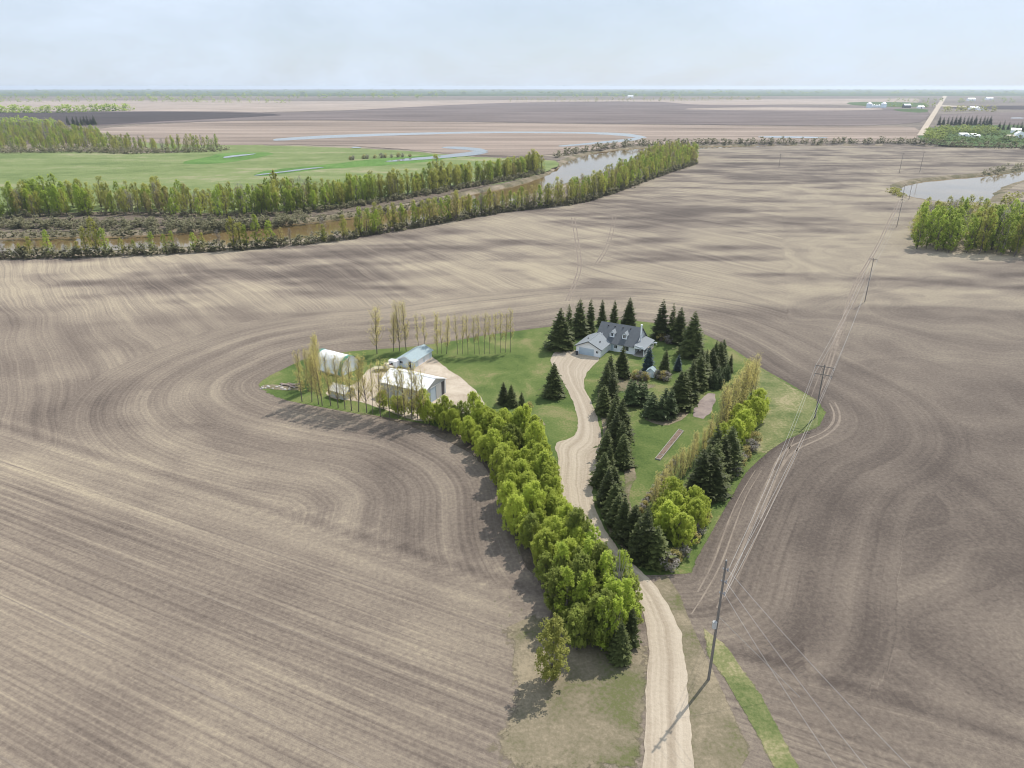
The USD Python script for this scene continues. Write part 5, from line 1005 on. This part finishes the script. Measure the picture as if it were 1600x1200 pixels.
def hw1(t, h):
    for z in (1.3, 3.2, 5.1): obj('insulator', cat_(insulator((.35, .1, h - z - .25), .5, .12), box(-.3, .45, -.1, .1, h - z - .06, h - z + .06)), m_ceramic, t)
    obj('transformer', cat_(tube([(-.2, -.45, h - 10.6), (-.2, -.45, h - 9.6)], [.3, .3], 12), box(-.3, .0, -.4, 0, h - 10.2, h - 10.0)), m_grey, t); obj('pole_top_cap', tube([(0, 0, h - .02), (0, 0, h + .12)], [.12, .06], 8), m_grey, t)
T1 = pole((1107, 1062), 876, 'tall wooden power pole in the foreground with insulators down its side', dirn(Pp[0], Pp[1]), (), hw1, .2)
T2 = pole((1273, 653), 570, 'wooden power pole with two crossarms on the grass point at the right', dirn(Pp[0], Pp[1]), ((.55, 2.1), (2.6, 2.0)), None, .18)
T3 = pole((1351, 472), 403, 'single wooden power pole in the middle of the right field', dirn(Pp[1], Pp[2]), ((.5, 1.3),))
T4 = pole((1401, 355), 311, 'wooden power pole beside the corner of the square woodlot', dirn(Pp[2], Pp[3]), ((.5, 1.3),))
T5 = pole((1405, 270), 239, 'farther wooden pole left of the oxbow pond tip', dirn(Pp[3], Pp[4]), ((.5, 1.5),), None, .22)
T6 = pole((1437, 269), 237, 'farther wooden pole right of its neighbour above the oxbow pond', dirn(Pp[3], Pp[4]), ((.5, 1.5),), None, .22)
T7 = pole((1217, 261), 240, 'lone distant wooden pole in the middle of the pale field', (1, 0), ((.5, 1.3),), None, .22)
T8 = pole((1409, 313), 288, 'wooden pole seen against the water of the oxbow pond', (0, 1), ((.5, 1.3),), None, .2)
T9 = pole((1420, 312), 288, 'second wooden pole seen against the water of the oxbow pond', (0, 1), ((.5, 1.3),), None, .2)
def wire(a, b, label, group, sag=.025, r=.017):
    a, b = np.array(a, float), np.array(b, float); t = np.linspace(0, 1, 28)[:, None]; L = np.linalg.norm(b - a)
    p = a * (1 - t) + b * t; p[:, 2] -= 4 * sag * L * (t * (1 - t))[:, 0]
    return data(obj('power_line', tube(p, r, 5), m_wire), label, 'power line', group)
def perp(d): return np.array([d[1], -d[0]])
d12, d23, d34, d45 = dirn(Pp[0], Pp[1]), dirn(Pp[1], Pp[2]), dirn(Pp[2], Pp[3]), dirn(Pp[3], Pp[4])
def on(T, off, down, d): p = T[1] + perp(d) * off; return (p[0], p[1], T[2] - down)
ar = [(-2.0, .6), (2.0, .6), (-1.9, 2.65), (1.9, 2.65)]
for k, ((o, dn), dn1) in enumerate(zip(ar, (1.3, 3.2, 5.1, 5.6))): wire(on(T1, .4, dn1, d12), on(T2, o, dn, d12), 'power line wire from the foreground pole to the double crossarm pole', 'wires of the first span', .022)
for k, (o, dn) in enumerate(ar): wire(on(T2, o, dn, d12), on(T3, (-1.2, 1.2, -.5, .5)[k], .55 if k < 2 else 2.0, d23), 'power line wire from the double crossarm pole to the mid-field pole', 'wires of the second span', .02)
for o in (-1.2, 1.2, .1): wire(on(T3, o, .5, d23), on(T4, o, .5, d34), 'power line wire from the mid-field pole to the woodlot pole', 'wires of the third span', .018)
for o in (-1.2, 1.2): wire(on(T4, o, .5, d34), on(T9, o, .5, np.array([0, 1.])), 'power line wire from the woodlot pole towards the oxbow pond', 'wires of the fourth span', .018, .024)
for dn, px in zip((1.3, 3.2, 5.1), ((1500, 1290), (1440, 1290), (1400, 1290))):
    e = G(*px, 13.5); wire(on(T1, .4, dn, d12), (e[0], e[1], 14.5 - dn * .9 + 1), 'power line wire leading from the foreground pole out at lower right', 'wires to the lower right', .02)
g0 = G(1180, 1062); gw = wire(on(T1, .2, 9.0, d12), (g0[0] + 5, g0[1] - 3, 0.05), 'slack guy wire from the foreground pole down to the ditch', None, .0, .02)
